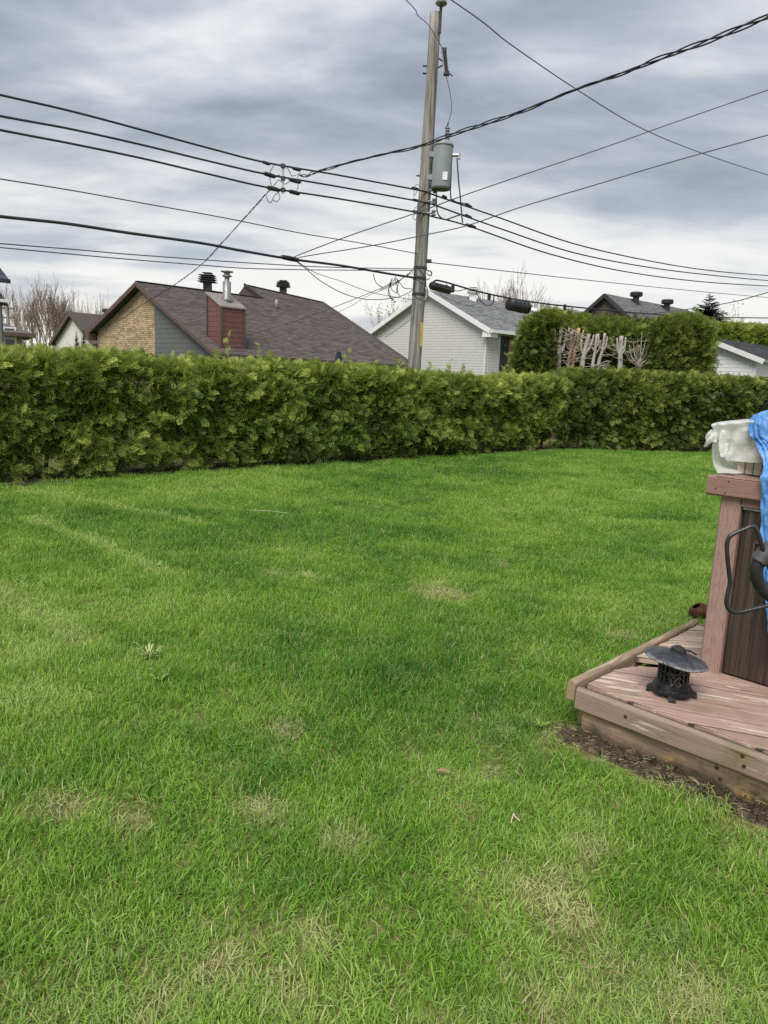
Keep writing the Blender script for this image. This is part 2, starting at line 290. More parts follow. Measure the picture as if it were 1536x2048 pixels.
# ------------------------------------------------------------------ building blocks
WM = {}
def setw(o, parent=None, w=None):
    w = w or Matrix(); WM[o.name] = w.copy()
    if parent is not None:
        o.parent = parent; o.matrix_parent_inverse = WM[parent.name].inverted()
    o.matrix_basis = w
def tag(o, label=None, cat=None, group=None, kind=None):
    for k, v in (('label', label), ('category', cat), ('group', group), ('kind', kind)):
        if v: o[k] = v
    return o
def thing(name, loc, label, cat, group=None):
    o = bpy.data.objects.new(name, None); col.objects.link(o); o.empty_display_size = .2
    setw(o, None, Matrix.Translation(Vector([float(c) for c in loc]))); return tag(o, label, cat, group)
class MB:
    def __init__(s): s.v = []; s.f = []; s.r = []; s.cur = 0.0
    def add(s, vs, fs):
        k = len(s.v); s.v.extend([tuple(map(float, p)) for p in vs]); s.r.extend([s.cur]*len(vs)); s.f.extend([tuple(i+k for i in q) for q in fs]); return s
    def box(s, c, h, A=None):          # centre, half sizes, optional axes (rows)
        A = np.eye(3) if A is None else np.array(A); c = np.array(c, float)
        p = [c+A[0]*h[0]*x+A[1]*h[1]*y+A[2]*h[2]*z for x in (-1, 1) for y in (-1, 1) for z in (-1, 1)]
        return s.add(p, [(0, 1, 3, 2), (4, 6, 7, 5), (0, 4, 5, 1), (2, 3, 7, 6), (0, 2, 6, 4), (1, 5, 7, 3)])
    def prism(s, poly, d):             # closed 3D polygon swept along d
        n = len(poly); d = np.array(d, float); vs = [np.array(p, float) for p in poly]+[np.array(p, float)+d for p in poly]
        return s.add(vs, [tuple(range(n))[::-1], tuple(range(n, 2*n))]+[(i, (i+1) % n, n+(i+1) % n, n+i) for i in range(n)])
    def tube(s, pts, rad, n=6, cap=True):
        pts = np.array(pts, float); m = len(pts); rad = np.full(m, rad, float) if np.isscalar(rad) else np.array(rad, float)
        t = np.gradient(pts, axis=0); t /= np.linalg.norm(t, axis=1)[:, None]+1e-12
        a = np.cross(t[0], UZ); a = a if np.linalg.norm(a) > .05 else np.cross(t[0], V(1, 0, 0)); a = nrm(a)
        vs = []
        for i in range(m):
            a = a-t[i]*(a @ t[i]); a = nrm(a); bb = np.cross(t[i], a)
            for k in range(n):
                q = 2*math.pi*k/n; vs.append(pts[i]+rad[i]*(a*math.cos(q)+bb*math.sin(q)))
        fs = [(i*n+k, i*n+(k+1) % n, (i+1)*n+(k+1) % n, (i+1)*n+k) for i in range(m-1) for k in range(n)]
        if cap: fs += [tuple(range(n))[::-1], tuple(range((m-1)*n, m*n))]
        return s.add(vs, fs)
    def lathe(s, prof, n=20, A=None, o=(0, 0, 0), wob=None):   # profile of (radius, height)
        A = np.eye(3) if A is None else np.array(A); o = np.array(o, float); vs = []
        for j, (r_, h_) in enumerate(prof):
            for k in range(n):
                q = 2*math.pi*k/n; rr = r_*(wob(q, j) if wob else 1); vs.append(o+A[0]*rr*math.cos(q)+A[1]*rr*math.sin(q)+A[2]*h_)
        fs = [(j*n+k, j*n+(k+1) % n, (j+1)*n+(k+1) % n, (j+1)*n+k) for j in range(len(prof)-1) for k in range(n)]
        fs += [tuple(range(n))[::-1], tuple(range((len(prof)-1)*n, len(prof)*n))]
        return s.add(vs, fs)
    def grid(s, P):
        a, c = P.shape[:2]; return s.add(P.reshape(-1, 3), [(i*c+j, i*c+j+1, (i+1)*c+j+1, (i+1)*c+j) for i in range(a-1) for j in range(c-1)])
    def mesh(s, name, smooth=False):
        me = bpy.data.meshes.new(name); me.from_pydata(s.v, [], s.f); me.update()
        if any(s.r):
            at = me.attributes.new('rnd', 'FLOAT', 'POINT'); at.data.foreach_set('value', s.r)
        if smooth: me.shade_smooth()
        return me
    def build(s, name, mat, parent=None, w=None, smooth=False, kind=None):
        return place(name, s.mesh(name, smooth), mat, parent, w, kind)
def place(name, me, mat, parent=None, w=None, kind=None):
    o = bpy.data.objects.new(name, me); col.objects.link(o)
    if mat and not me.materials: me.materials.append(MT[mat])
    setw(o, parent, w)
    if kind: o['kind'] = kind
    return o
def frame(o, x, y, z): return Matrix(((x[0], y[0], z[0], o[0]), (x[1], y[1], z[1], o[1]), (x[2], y[2], z[2], o[2]), (0, 0, 0, 1)))
def chamfer(w, t, c):
    return [(-w/2+c, -t/2), (w/2-c, -t/2), (w/2, -t/2+c), (w/2, t/2-c), (w/2-c, t/2), (-w/2+c, t/2), (-w/2, t/2-c), (-w/2, -t/2+c)]
def board(name, P, Q, w, t, upn, mat, parent, c=None, prof=None, warp=0.0, cut=None):
    """a board whose own X runs from P to Q; w across, t along upn; cut=(skew at P, skew at Q) mitres its ends"""
    P = np.array(P, float); Q = np.array(Q, float); x = nrm(Q-P); L = np.linalg.norm(Q-P); z = nrm(np.array(upn, float)-x*(np.array(upn, float) @ x)); y = np.cross(z, x)
    pr = prof or chamfer(w, t, c if c is not None else min(w, t)*.12); n = len(pr); m = MB(); segs = 7 if warp else 2; vs = []
    ca = cut or (0, 0)
    for i in range(segs):
        f_ = i/(segs-1)
        for (a, h_) in pr:
            vs.append((f_*L+(a*(ca[0]*(1-f_)+ca[1]*f_)), a+warp*.4*math.sin(5*f_+P[0]*7), h_+warp*math.sin(4*f_+P[1]*9)))
    fs = [(i*n+k, i*n+(k+1) % n, (i+1)*n+(k+1) % n, (i+1)*n+k) for i in range(segs-1) for k in range(n)]+[tuple(range(n))[::-1], tuple(range((segs-1)*n, segs*n))]
    m.add(vs, fs); return m.build(name, mat, parent, frame(P, x, y, z))
def bez(P, n):                        # smooth curve through points (Catmull-Rom)
    P = np.array(P, float); P = np.vstack([2*P[0]-P[1], P, 2*P[-1]-P[-2]]); out = []
    for i in range(1, len(P)-2):
        for k in range(n):
            t = k/n; a, b_, c, d = P[i-1:i+3]
            out.append(.5*((2*b_)+(-a+c)*t+(2*a-5*b_+4*c-d)*t*t+(-a+3*b_-3*c+d)*t**3))
    out.append(P[-2]); return np.array(out)

# instanced leaves, one geometry-nodes object per mass
GN = {}
def gn_group(coll):
    if coll.name in GN: return GN[coll.name]
    g = bpy.data.node_groups.new('scatter_'+coll.name, 'GeometryNodeTree')
    g.interface.new_socket('Geometry', in_out='INPUT', socket_type='NodeSocketGeometry'); g.interface.new_socket('Geometry', in_out='OUTPUT', socket_type='NodeSocketGeometry')
    gi = g.nodes.new('NodeGroupInput'); go = g.nodes.new('NodeGroupOutput'); ip = g.nodes.new('GeometryNodeInstanceOnPoints'); ci = g.nodes.new('GeometryNodeCollectionInfo')
    ci.inputs[0].default_value = coll; ci.inputs['Separate Children'].default_value = True; ci.inputs['Reset Children'].default_value = True
    def na(name, t):
        n = g.nodes.new('GeometryNodeInputNamedAttribute'); n.data_type = t; n.inputs[0].default_value = name; return n.outputs[0]
    L = g.links.new
    L(gi.outputs[0], ip.inputs['Points']); L(ci.outputs[0], ip.inputs['Instance']); ip.inputs['Pick Instance'].default_value = True
    L(na('idx', 'INT'), ip.inputs['Instance Index']); L(na('rot', 'FLOAT_VECTOR'), ip.inputs['Rotation']); L(na('scl', 'FLOAT_VECTOR'), ip.inputs['Scale'])
    L(ip.outputs[0], go.inputs[0]); GN[coll.name] = g; return g
def scatter(name, pts, rot, scl, coll, parent=None, attrs=None):
    n = len(pts); me = bpy.data.meshes.new(name); me.vertices.add(n); me.vertices.foreach_set('co', np.asarray(pts, np.float32).ravel())
    scl = np.asarray(scl, np.float32); scl = np.repeat(scl[:, None], 3, 1) if scl.ndim == 1 else scl
    for nm, t, key, val in [('rot', 'FLOAT_VECTOR', 'vector', rot), ('scl', 'FLOAT_VECTOR', 'vector', scl)]:
        me.attributes.new(nm, t, 'POINT').data.foreach_set(key, np.ascontiguousarray(val, np.float32).ravel())
    me.attributes.new('idx', 'INT', 'POINT').data.foreach_set('value', rng.integers(0, len(coll.objects), n).astype(np.int32))
    for k, v in (attrs or {}).items(): me.attributes.new(k, 'FLOAT', 'POINT').data.foreach_set('value', np.asarray(v, np.float32))
    me.update(); o = bpy.data.objects.new(name, me); col.objects.link(o); setw(o, parent); o['kind'] = 'stuff'
    md = o.modifiers.new('scatter', 'NODES'); md.node_group = gn_group(coll); return o
def variants(name, fn, n, mat):
    c = bpy.data.collections.new(name)
    for i in range(n):
        me = fn(i); me.materials.append(MT[mat]); o = bpy.data.objects.new('%s_%02d' % (name, i), me); c.objects.link(o)
    return c
def euler_of(X, Y, Z):                # arrays of axes -> XYZ euler
    ry = np.arcsin(np.clip(-X[:, 2], -1, 1)); rx = np.arctan2(Y[:, 2], Z[:, 2]); rz = np.arctan2(X[:, 1], X[:, 0]); return np.stack([rx, ry, rz], 1)

# ------------------------------------------------------------------ layout of the plot
E1, E2 = axes(44.0)                   # along the back hedge, away to the right / towards the viewer on the right
D1, D2 = axes(45.3)                   # the deck's own axes
DC = zp(1167, 1377, .22); DC = V(DC[0], DC[1], 0)
def dk(a, b, z): return V(DC[0]+D1[0]*a+D2[0]*b, DC[1]+D1[1]*a+D2[1]*b, z)
H0, H1 = V(-5.0, 9.36, 0), V(4.25, 17.95, 0)          # foot of the back hedge, and the corner
HD = nrm(H1-H0); HN = V(HD[1], -HD[0], 0)             # HN points to the lawn
K1 = V(17.2, 21.14, 0); KD = nrm(K1-H1); KN = V(KD[1], -KD[0], 0)
def deck_ab(x, y):
    dx, dy = x-DC[0], y-DC[1]; return dx*D1[0]+dy*D1[1], dx*D2[0]+dy*D2[1]
def on_lawn(x, y):
    s1 = (x-H0[0])*HN[0]+(y-H0[1])*HN[1]; s2 = (x-H1[0])*KN[0]+(y-H1[1])*KN[1]
    a, b_ = deck_ab(x, y)
    return (s1 > .02*vnoise(x, y, 3, 5)) & (s2 > .0) & ~((a > -.02) & (a < 1.42) & (b_ > -.02)), s1, s2, a, b_

# ground sheet, reaching the horizon
b = NB('ground_far'); v = b.coords(rand=False); n = b.noise(v, .35, 5.0); b.principled(b.ramp(n, [(.35, (.06, .095, .025)), (.65, (.11, .145, .04))]), .95, 0, .1)
b = NB('lawn_soil'); v = b.coords(rand=False); n = b.noise(v, 26.0, 6.0, .65); n2 = b.noise(v, 2.2, 4.0)
c = b.ramp(n, [(.32, (.075, .095, .025)), (.52, (.17, .17, .06)), (.70, (.33, .29, .15))]); b.principled(c, .95, 0, .1, b.bump(n, .6, .02))
b = NB('soil'); v = b.coords(rand=False); n = b.noise(v, 30.0, 6.0, .7); c = b.ramp(n, [(.32, (.030, .022, .015)), (.50, (.085, .064, .044)), (.62, (.16, .125, .08)), (.74, (.30, .25, .15))]); b.principled(c, .95, 0, .15, b.bump(n, .9, .03))
m = MB(); g = 900.0
m.add([(-g, -g, -.03), (g, -g, -.03), (g, g, -.03), (-g, g, -.03)], [(0, 1, 2, 3)]); tag(m.build('ground', 'ground_far'), kind='structure')
xs = np.linspace(-14, 24, 153); ys = np.linspace(-3, 24, 109); X, Y = np.meshgrid(xs, ys); Zg = .02*(vnoise(X, Y, .5, 1)-.5)+.012*(vnoise(X, Y, 1.7, 2)-.5)
m = MB(); m.grid(np.stack([X, Y, Zg], 2)); tag(m.build('lawn', 'lawn_soil', smooth=True), kind='structure')
def gz(x, y): return .02*(vnoise(x, y, .5, 1)-.5)+.012*(vnoise(x, y, 1.7, 2)-.5)

# soil strips: beside the deck and under the hedges
def strip(name, pts, wid, z=.012):
    P = []; n = 60
    c = bez(pts, 20)
    for i, p in enumerate(c):
        t = nrm(c[min(i+1, len(c)-1)]-c[max(i-1, 0)]); q = V(-t[1], t[0], 0); row = []
        for k in range(7):
            f_ = k/6-.5; w_ = wid*(.8+.5*vnoise(p[0], p[1], 2.5, 9)); e = p+q*f_*w_; row.append((e[0], e[1], gz(e[0], e[1])+z+.022*(1-4*f_*f_)*vnoise(e[0], e[1], 9, 12)-.02*(abs(f_) > .49)))
        P.append(row)
    m = MB(); m.grid(np.array(P)); return tag(m.build(name, 'soil', smooth=True), kind='structure')
strip('soil', [dk(-.075, -.05, 0), dk(-.075, .5, 0), dk(-.06, 1.2, 0), dk(-.065, 2.6, 0)], .14)
strip('soil', [H0-HD*6+HN*-.35, H0+HN*-.35, (H0+H1)/2+HN*-.35, H1+HN*-.35], 1.0, .03)
strip('soil', [H1+KN*-.35, (H1+K1)/2+KN*-.35, K1+KN*-.35], 1.0, .03)

# ------------------------------------------------------------------ lawn grass
def blade_clump(i):
    r_ = np.random.default_rng(100+i); m = MB(); nb = 42
    for k in range(nb):
        q = r_.random()*6.283; d = .062*math.sqrt(r_.random()); o = V(d*math.cos(q), d*math.sin(q), 0)
        L = r_.uniform(.022, .058); wv = r_.uniform(.0009, .0021); a = r_.random()*6.283; lean = r_.uniform(.15, 1.05); dirv = V(math.cos(a), math.sin(a), 0); side = V(-dirv[1], dirv[0], 0)
        m.cur = r_.random(); vs = []
        for j, t in enumerate((0, .4, .75)):
            th = lean*(.35+.75*t); p = o+dirv*(L*t*math.sin(th))+UZ*(L*t*math.cos(th)); w_ = wv*(1, .95, .65)[j]; vs += [p-side*w_, p+side*w_]
        th = lean*1.12; vs.append(o+dirv*L*math.sin(th)+UZ*L*math.cos(th)*.96); m.add(vs, [(0, 1, 3, 2), (2, 3, 5, 4), (4, 5, 6)])
    return m.mesh('blades')
grass_c = variants('grass_clump', blade_clump, 10, 'grass_blade')
NG = 125000
gx = rng.uniform(-10, 13, NG*3); gy = rng.uniform(.25, 20.5, NG*3)
ok, s1, s2, da, db = on_lawn(gx, gy)
infr = np.abs(gx) < .60*gy+1.4
dens = np.clip(1.30-gy*.10, .40, 1.0)
bare_deck = np.clip((.17+.12*vnoise(gx, gy, 3, 21)-np.abs(da+.07)*1.35-.0)/.12, 0, 1)*((da < 0) & (db > -.12))
dry = np.clip((vnoise(gx, gy, 1.25, 31)*.55+vnoise(gx, gy, 3.4, 32)*.45-.63)/.10, 0, 1)*np.clip((5.5-gy)/4, .12, 1)*.24
for px, py, rr in [(1090, 1790, .13), (1175, 1700, .09), (1240, 1940, .10), (440, 1935, .10), (620, 1880, .085), (130, 1625, .12), (560, 1460, .12), (1000, 1130, .16), (550, 1152, .14), (690, 1700, .10),
                   (260, 1640, .10), (890, 1560, .08), (985, 1555, .07), (520, 1620, .12), (1250, 1275, .14), (1000, 1465, .08), (620, 1157, .09), (880, 1190, .25), (1130, 1840, .1), (330, 2020, .08), (1100, 2020, .09), (550, 1980, .07), (1380, 2000, .12)]:
    p = zp(px, py); d = np.hypot(gx-p[0], gy-p[1])/(rr*1.15); dry = np.maximum(dry, np.clip(1.25-d*(.5+.9*vnoise(gx, gy, 8, 40)+.6*vnoise(gx, gy, 23, 41)), 0, 1)*.60)
keep = ok & infr & (rng.random(len(gx)) < dens*(1-.97*bare_deck)*(1-.12*dry)) & (s1 > .0)
gx, gy, dry, da, db, bare_deck, s1 = [q[keep] for q in (gx, gy, dry, da, db, bare_deck, s1)]
if len(gx) > NG: gx, gy, dry, da, db, bare_deck, s1 = [q[:NG] for q in (gx, gy, dry, da, db, bare_deck, s1)]
tone = -.20+.52*vnoise(gx, gy, .55, 51)+.46*vnoise(gx, gy, 1.9, 52)+.46*vnoise(gx, gy, 7, 53)
for pl in ([(0, 1185), (90, 1235), (170, 1285)], [(60, 1040), (180, 1085), (330, 1150)], [(40, 985), (200, 1010), (420, 1050)]):   # pale wheel marks pressed into the grass
    P = np.array([zp(*q) for q in pl])
    for a, c in zip(P[:-1], P[1:]):
        d = c-a; t = np.clip(((gx-a[0])*d[0]+(gy-a[1])*d[1])/(d @ d), 0, 1); wm_ = np.exp(-(np.hypot(gx-a[0]-t*d[0], gy-a[1]-t*d[1])/.075)**2); tone += .7*wm_; dry = np.maximum(dry, .22*wm_)
dry = np.maximum(dry, bare_deck*.45)
dry = np.maximum(dry, np.clip(.22-s1, 0, .2)*1.2)
n = len(gx); lean_a = 6.283*vnoise(gx, gy, .8, 61)+rng.normal(0, .7, n); lean = .05+.60*vnoise(gx, gy, 2.4, 62)
hs = (.45+.55*vnoise(gx, gy, 2.2, 63)+.55*vnoise(gx, gy, 7, 64))*(1-.52*dry)*rng.uniform(.8, 1.2, n)*np.clip(1.0+(2.6-gy)*.10, 1, 1.12)
gs = rng.uniform(.9, 1.2, n)*np.clip(.80+gy*.055, 1, 1.5)
scl = np.stack([gs, gs, gs*hs], 1)
rot = np.stack([lean*np.sin(lean_a), lean*np.cos(lean_a), rng.random(n)*6.283], 1)
grass = scatter('lawn_grass', np.stack([gx, gy, gz(gx, gy)-.004], 1), rot, scl, grass_c, None, {'tone': np.clip(tone, 0, 1), 'dry': np.clip(dry+rng.normal(0, .05, n), 0, 1)})
tag(grass, 'short green lawn grass with dry straw coloured patches', 'grass', kind='stuff')

# ------------------------------------------------------------------ cedar hedges
def spray(i):
    r_ = np.random.default_rng(300+i); m = MB(); L = 1.0
    def lobe(o, ang, l, w_):
        d = V(math.cos(ang), math.sin(ang), 0); s_ = V(-d[1], d[0], 0); dz = UZ*r_.uniform(-.16, .10)*l*1.5
        m.add([o-s_*w_*.35, o+d*l*.55-s_*w_+dz*.3, o+d*l+dz, o+d*l*.55+s_*w_+dz*.2, o+s_*w_*.35], [(0, 1, 2, 3, 4)])
    ts = np.linspace(.10, .90, 7)
    for t in ts:
        o = V(t*L, .06*math.sin(3*t+i), -.22*t*t); k = (1-t)*.60+.20
        for sgn in (-1, 1):
            m.cur = float(np.clip(.15+.5*t+r_.normal(0, .25), .01, 1)); a = sgn*r_.uniform(.5, .9); l = k*r_.uniform(.65, 1.0); lobe(o, a, l, .025)
            for f_, q in ((.35, -.7), (.6, .65), (.75, -.6)):
                if r_.random() < .8: m.cur = min(1, m.cur+.06); lobe(o+V(math.cos(a), math.sin(a), 0)*l*f_, a+sgn*q, l*.48*r_.uniform(.7, 1.2), .020)
    m.cur = .9; lobe(V(.86, 0, -.17), r_.uniform(-.2, .2), .26, .026); m.cur = .1
    m.add([V(0, -.012, 0), V(0, .012, 0), V(.9, .006, -.18), V(.9, -.006, -.18)], [(0, 1, 2, 3)])
    return m.mesh('spray')
spray_c = variants('cedar_spray_leaf', spray, 8, 'cedar_spray'); spray_d = variants('cedar_spray_dark', spray, 6, 'cedar_dark')
def foliage(name, parent, cent, outd, size, tone, coll, k=7, spread=.12, droop=.25, fan=.9):
    """branch tips at cent pointing along outd; k sprays fan out of each"""
    n = len(cent); c = np.repeat(cent, k, 0)+rng.normal(0, spread, (n*k, 3))*np.array([1, 1, .8])
    o = np.repeat(outd, k, 0)+rng.normal(0, fan*.5, (n*k, 3)); o[:, 2] -= droop*rng.random(n*k)-.12; o /= np.linalg.norm(o, axis=1)[:, None]
    w_ = np.cross(np.array([[0, 0, 1.]]), o); w_ /= np.linalg.norm(w_, axis=1)[:, None]+1e-9; z_ = np.cross(o, w_)
    q = rng.normal(0, .9, n*k); Yx = w_*np.cos(q)[:, None]+z_*np.sin(q)[:, None]; Zx = np.cross(o, Yx)
    s_ = size*rng.uniform(.65, 1.35, n*k); tn = np.clip(np.repeat(tone, k)+rng.normal(0, .15, n*k), 0, 1)
    ob = scatter(name, c, euler_of(o, Yx, Zx), s_, coll, parent, {'tone': tn}); return ob
def wall_hedge(P0, P1, N, h, thick, per_m, label, cat, toph, seed, coll, trunk_step=.55, top_tone=.30, size=.140, lowgap=True):
    D = P1-P0; L = np.linalg.norm(D); D = D/L; t = thing('cedar_hedge', (P0+P1)/2-N*thick/2, label, cat)
    nb = int(L*per_m); u = rng.random(nb)*L; zf = rng.random(nb); ht = h+.10*(vnoise(u, u*0+seed, .7, seed)-.5)+.07*(vnoise(u, u*0+seed, 3, seed+1)-.5)
    z = .10+zf*(ht-.14)
    face = rng.random(nb); bul = .30*(vnoise(u, z*1.4, 1.7, seed+2)-.5)+.46*(vnoise(u, z, 4.6, seed+3)-.5)
    d = np.where(face < .62, .04+.10*rng.random(nb), .12+(thick-.16)*rng.random(nb)) - bul*(face < .62)     # depth behind the front face
    d += .16*np.clip((z/h-.86)/.14, 0, 1)**2*1.2 + .12*np.clip((.30-z)/.3, 0, 1)
    thin = rng.random(nb) < np.where(z < .30, .16+.65*vnoise(u, z*0, 1.6, seed+5), 1.0)*(1-.55*(vnoise(u, z, 2.2, seed+7) > .80)) if lowgap else np.ones(nb, bool)
    top = rng.random(nb) < .16; z = np.where(top, ht-.02-.10*rng.random(nb), z); d = np.where(top, .05+(thick-.1)*rng.random(nb), d); thin = thin | top
    u, z, d, ht, top = [q[thin] for q in (u, z, d, ht, top)]
    cent = P0+np.outer(u, D)-np.outer(d, N)+np.outer(z, UZ)
    up = np.where(top, 1.1, np.where(z/h > .8, .65, .05))
    outd = np.outer(np.where(d < thick*.6, 1.0, -.7)*np.where(top, .25, 1), N)+np.outer(rng.normal(0, .8, len(u)), D)+np.outer(up+rng.normal(0, .45, len(u)), UZ)
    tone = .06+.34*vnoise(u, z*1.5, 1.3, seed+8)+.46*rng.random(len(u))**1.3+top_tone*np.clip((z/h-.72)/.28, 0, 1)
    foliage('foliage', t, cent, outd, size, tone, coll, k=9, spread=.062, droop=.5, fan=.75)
    k = int(L/trunk_step)
    for i in range(k):
        q = P0+D*((i+.5)*trunk_step+random.uniform(-.14, .14))-N*random.uniform(.22, .5); a = random.uniform(-.09, .09)
        pts = [q, q+V(D[0]*a, D[1]*a, .5), q+V(D[0]*a*1.5, D[1]*a*1.5, h*.86)]
        MB().tube(pts, [random.uniform(.024, .045), .026, .009], 6).build('trunk', 'bark_cedar', t, smooth=True)
        if random.random() < .45:
            q2 = q+V(D[0]*.1, D[1]*.1, 0)+N*random.uniform(.0, .15); e = q2+D*random.uniform(-.25, .25)+N*.12+UZ*random.uniform(.4, .8)
            MB().tube([q2, (q2+e)/2+N*.05, e], [.010, .008, .004], 5).build('bare_stem', 'bark_bleached', t)
    ns = int(L*1.5)                    # shoots that stick out above the clipped top
    for i in range(ns):
        pass
    return t
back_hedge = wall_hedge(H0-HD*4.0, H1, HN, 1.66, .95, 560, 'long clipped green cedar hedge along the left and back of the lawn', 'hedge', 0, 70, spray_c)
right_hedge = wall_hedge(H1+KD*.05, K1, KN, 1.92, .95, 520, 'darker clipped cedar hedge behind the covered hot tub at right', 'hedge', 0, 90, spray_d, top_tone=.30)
# stray shoots above the back hedge
for px, py, dep in [(455, 672, 12.6), (520, 690, 13), (545, 692, 13.1), (690, 712, 14), (700, 706, 14.2), (750, 712, 14.6), (797, 712, 15), (900, 722, 15.6), (860, 726, 15.2), (925, 728, 16), (230, 690, 11.5), (1010, 730, 17)]:
    p = yp(px, py, dep); base = V(p[0], p[1], 1.62); pts = [base, (base+p)/2+V(.02, 0, 0), p]; n = 7
    MB().tube(pts, [.006, .005, .0025], 4).build('shoot', 'bark_cedar', back_hedge)
    cc = np.array([base+(p-base)*f_ for f_ in np.linspace(.1, .92, n)]); foliage('shoot_leaves', back_hedge, cc, np.tile([0, 0, 1.0], (n, 1))+rng.normal(0, .4, (n, 3)), .095, np.full(n, .75), spray_c, k=2, spread=.015)

# plank edging lying at the left foot of the back hedge
ea, eb_ = zp(-40, 973, .03), zp(128, 964, .03)
tag(board('edging_plank', ea, eb_, .09, .03, UZ, 'deck_under', None), 'dark weathered edging plank lying at the left foot of the hedge', 'plank')

# ------------------------------------------------------------------ houses
def shingles(name, parent, O, U, Vd, N, rows, mat, course=.145, tab=.32, seed=0):
    """rows: function v -> (u0, u1) or None; overlapping shingle tabs on the plane O + u U + v V"""
    r_ = random.Random(seed); m = MB(); v = 0.0; k = 0
    while True:
        s_ = rows(v)
        if s_ is None: break
        s2 = rows(v+course*1.0) or s_
        u = s_[0]-(r_.random()*tab); 
        while u < s_[1]:
            a, c = max(u, s_[0]), min(u+tab*r_.uniform(.7, 1.25), s_[1]); u = u+tab if c < u+tab*.7 else c
            if c-a < .02: continue
            a2, c2 = max(a, s2[0]), min(c, s2[1])
            if c2 <= a2: a2 = c2 = min(max((a+c)/2, s2[0]), s2[1])
            m.cur = r_.random(); h_ = .012+.006*r_.random()
            p = lambda uu, vv, nn: O+U*uu+Vd*vv+N*nn
            m.add([p(a, v, .002), p(c, v, .002), p(a, v, h_), p(c, v, h_), p(a2, v+course, .003), p(c2, v+course, .003)], [(0, 1, 3, 2), (2, 3, 5, 4)])
        v += course; k += 1
        if k > 120: break
    return m.build(name, mat, parent, kind='stuff')
def lap_siding(parent, O, U, N, span, z0, z1, h, mat, name='siding_board'):
    """horizontal boards, each its own piece; span(z) -> (u0, u1)"""
    z = z0
    while z < z1-1e-3:
        zt = min(z+h, z1); a, c = span(z); a2, c2 = span(zt)
        if c-a > .03:
            if c2 < a2: a2 = c2 = (a2+c2)/2
            p = lambda u, zz, n_: V(*(O+U*u+N*n_))+UZ*(zz-O[2])
            m = MB(); m.add([p(a, z, 0), p(c, z, 0), p(a, z, .015), p(c, z, .015), p(a2, zt, .006), p(c2, zt, .006), p(a2, zt, 0), p(c2, zt, 0)], [(0, 1, 3, 2), (2, 3, 5, 4), (4, 5, 7, 6), (0, 2, 4, 6), (1, 7, 5, 3), (0, 6, 7, 1)])
            m.build(name, mat, parent)
        z = zt
def bar(name, P, Q, w, t, upn, mat, parent): return board(name, P, Q, w, t, upn, mat, parent, c=.004)
def roof_vent(parent, P, mat, w=.22, h=.75, slats=4, sl=.31):
    o = MB().box(P+UZ*h*.35, (w*.8, w*.8, h*.5)).build('vent', mat, parent)
    for i in range(slats):
        MB().box(P+UZ*(h*.55+i*h*.42/slats), (sl*(1-.04*i), sl*(1-.04*i), .014)).build('louvre', mat, o)
    MB().box(P+UZ*(h*.98), (w*.95, w*.95, .02)).build('cap', mat, o)
    return o

# brown-roofed house with the brick gable
a1, a2 = axes(46.0); A = yp(287, 565, 34); SL = R(25.4); TS, CS, SS = math.tan(SL), math.cos(SL), math.sin(SL)
def hb(u, v, z): return A+a1*u+a2*v+UZ*z           # house frame: along ridge, towards viewer, up from ridge height
zb = -A[2]
EAVE = 6.55; zE = -EAVE*TS; LV = -5.15; TL = math.tan(R(22.0)); RL = 14.6
house = thing('brick_house', V(*(hb(6, 0, zb))), 'tan brick house with brown shingle roof and red clad chimney behind the hedge', 'house')
nf_ = nrm(a2*SS+UZ*CS); vd = nrm(-a2*CS+UZ*SS)      # up-slope direction of the front slope
R1 = hit(490, 570, A, nf_); R2 = hit(645, 605, A, nf_); HC = hit(822, 726, A, nf_)
def lo(P): d = P-A; return V(d @ a1, d @ a2, d[2])
l1, l2, lh = lo(R1), lo(R2), lo(HC); lh = l2+(lh-l2)*((EAVE-l2[1])/(lh[1]-l2[1])); HC = hb(lh[0], EAVE, zE)   # the hip runs on down to the eave
# walls under the roof
m = MB(); m.prism([hb(.02, LV+.35, zb), hb(.02, 1.15, zb), hb(.02, 1.15, -1.15*TS-.16), hb(.02, 0, -.16), hb(.02, LV+.35, (LV+.35)*TL-.16)], a1*.5); wall = m.build('brick_wall', 'mortar', house)
m = MB(); r_ = random.Random(4); z = -3.3; row = 0
while z < -.25:
    u = LV+.35-(row % 2)*.12
    while u < 1.15:
        c0, c1 = max(u, LV+.35), min(u+.225, 1.15); ztop = min(c0*TL if c0 < 0 else -c0*TS, c1*TL if c1 < 0 else -c1*TS)-.17
        if c1-c0 > .04 and z+.078 < ztop:
            m.cur = r_.random(); m.box(hb(.02, (c0+c1)/2, z+.039), (.014+.004*r_.random(), (c1-c0)/2-.006, .033), [a1, a2, UZ])
        u += .24
    z += .088; row += 1
m.build('bricks', 'brick_tan', wall, kind='stuff')
WLn = (lh[0]-1.2)/2; m = MB(); m.box(hb(.4+WLn, (1.15+EAVE-.5)/2, (zE+.2+zb)/2-.05), (WLn, (EAVE-.5-1.15)/2, (zE-zb)/2-.05), [a1, a2, UZ]); m.build('side_wall', 'brick_far', house)
m = MB(); m.box(hb(7.4, (LV+.4+1.1)/2, (zb+LV*TL)/2), (6.85, (1.1-LV-.4)/2, (LV*TL-zb)/2-.1), [a1, a2, UZ]); m.build('rear_wall', 'brick_far', house)
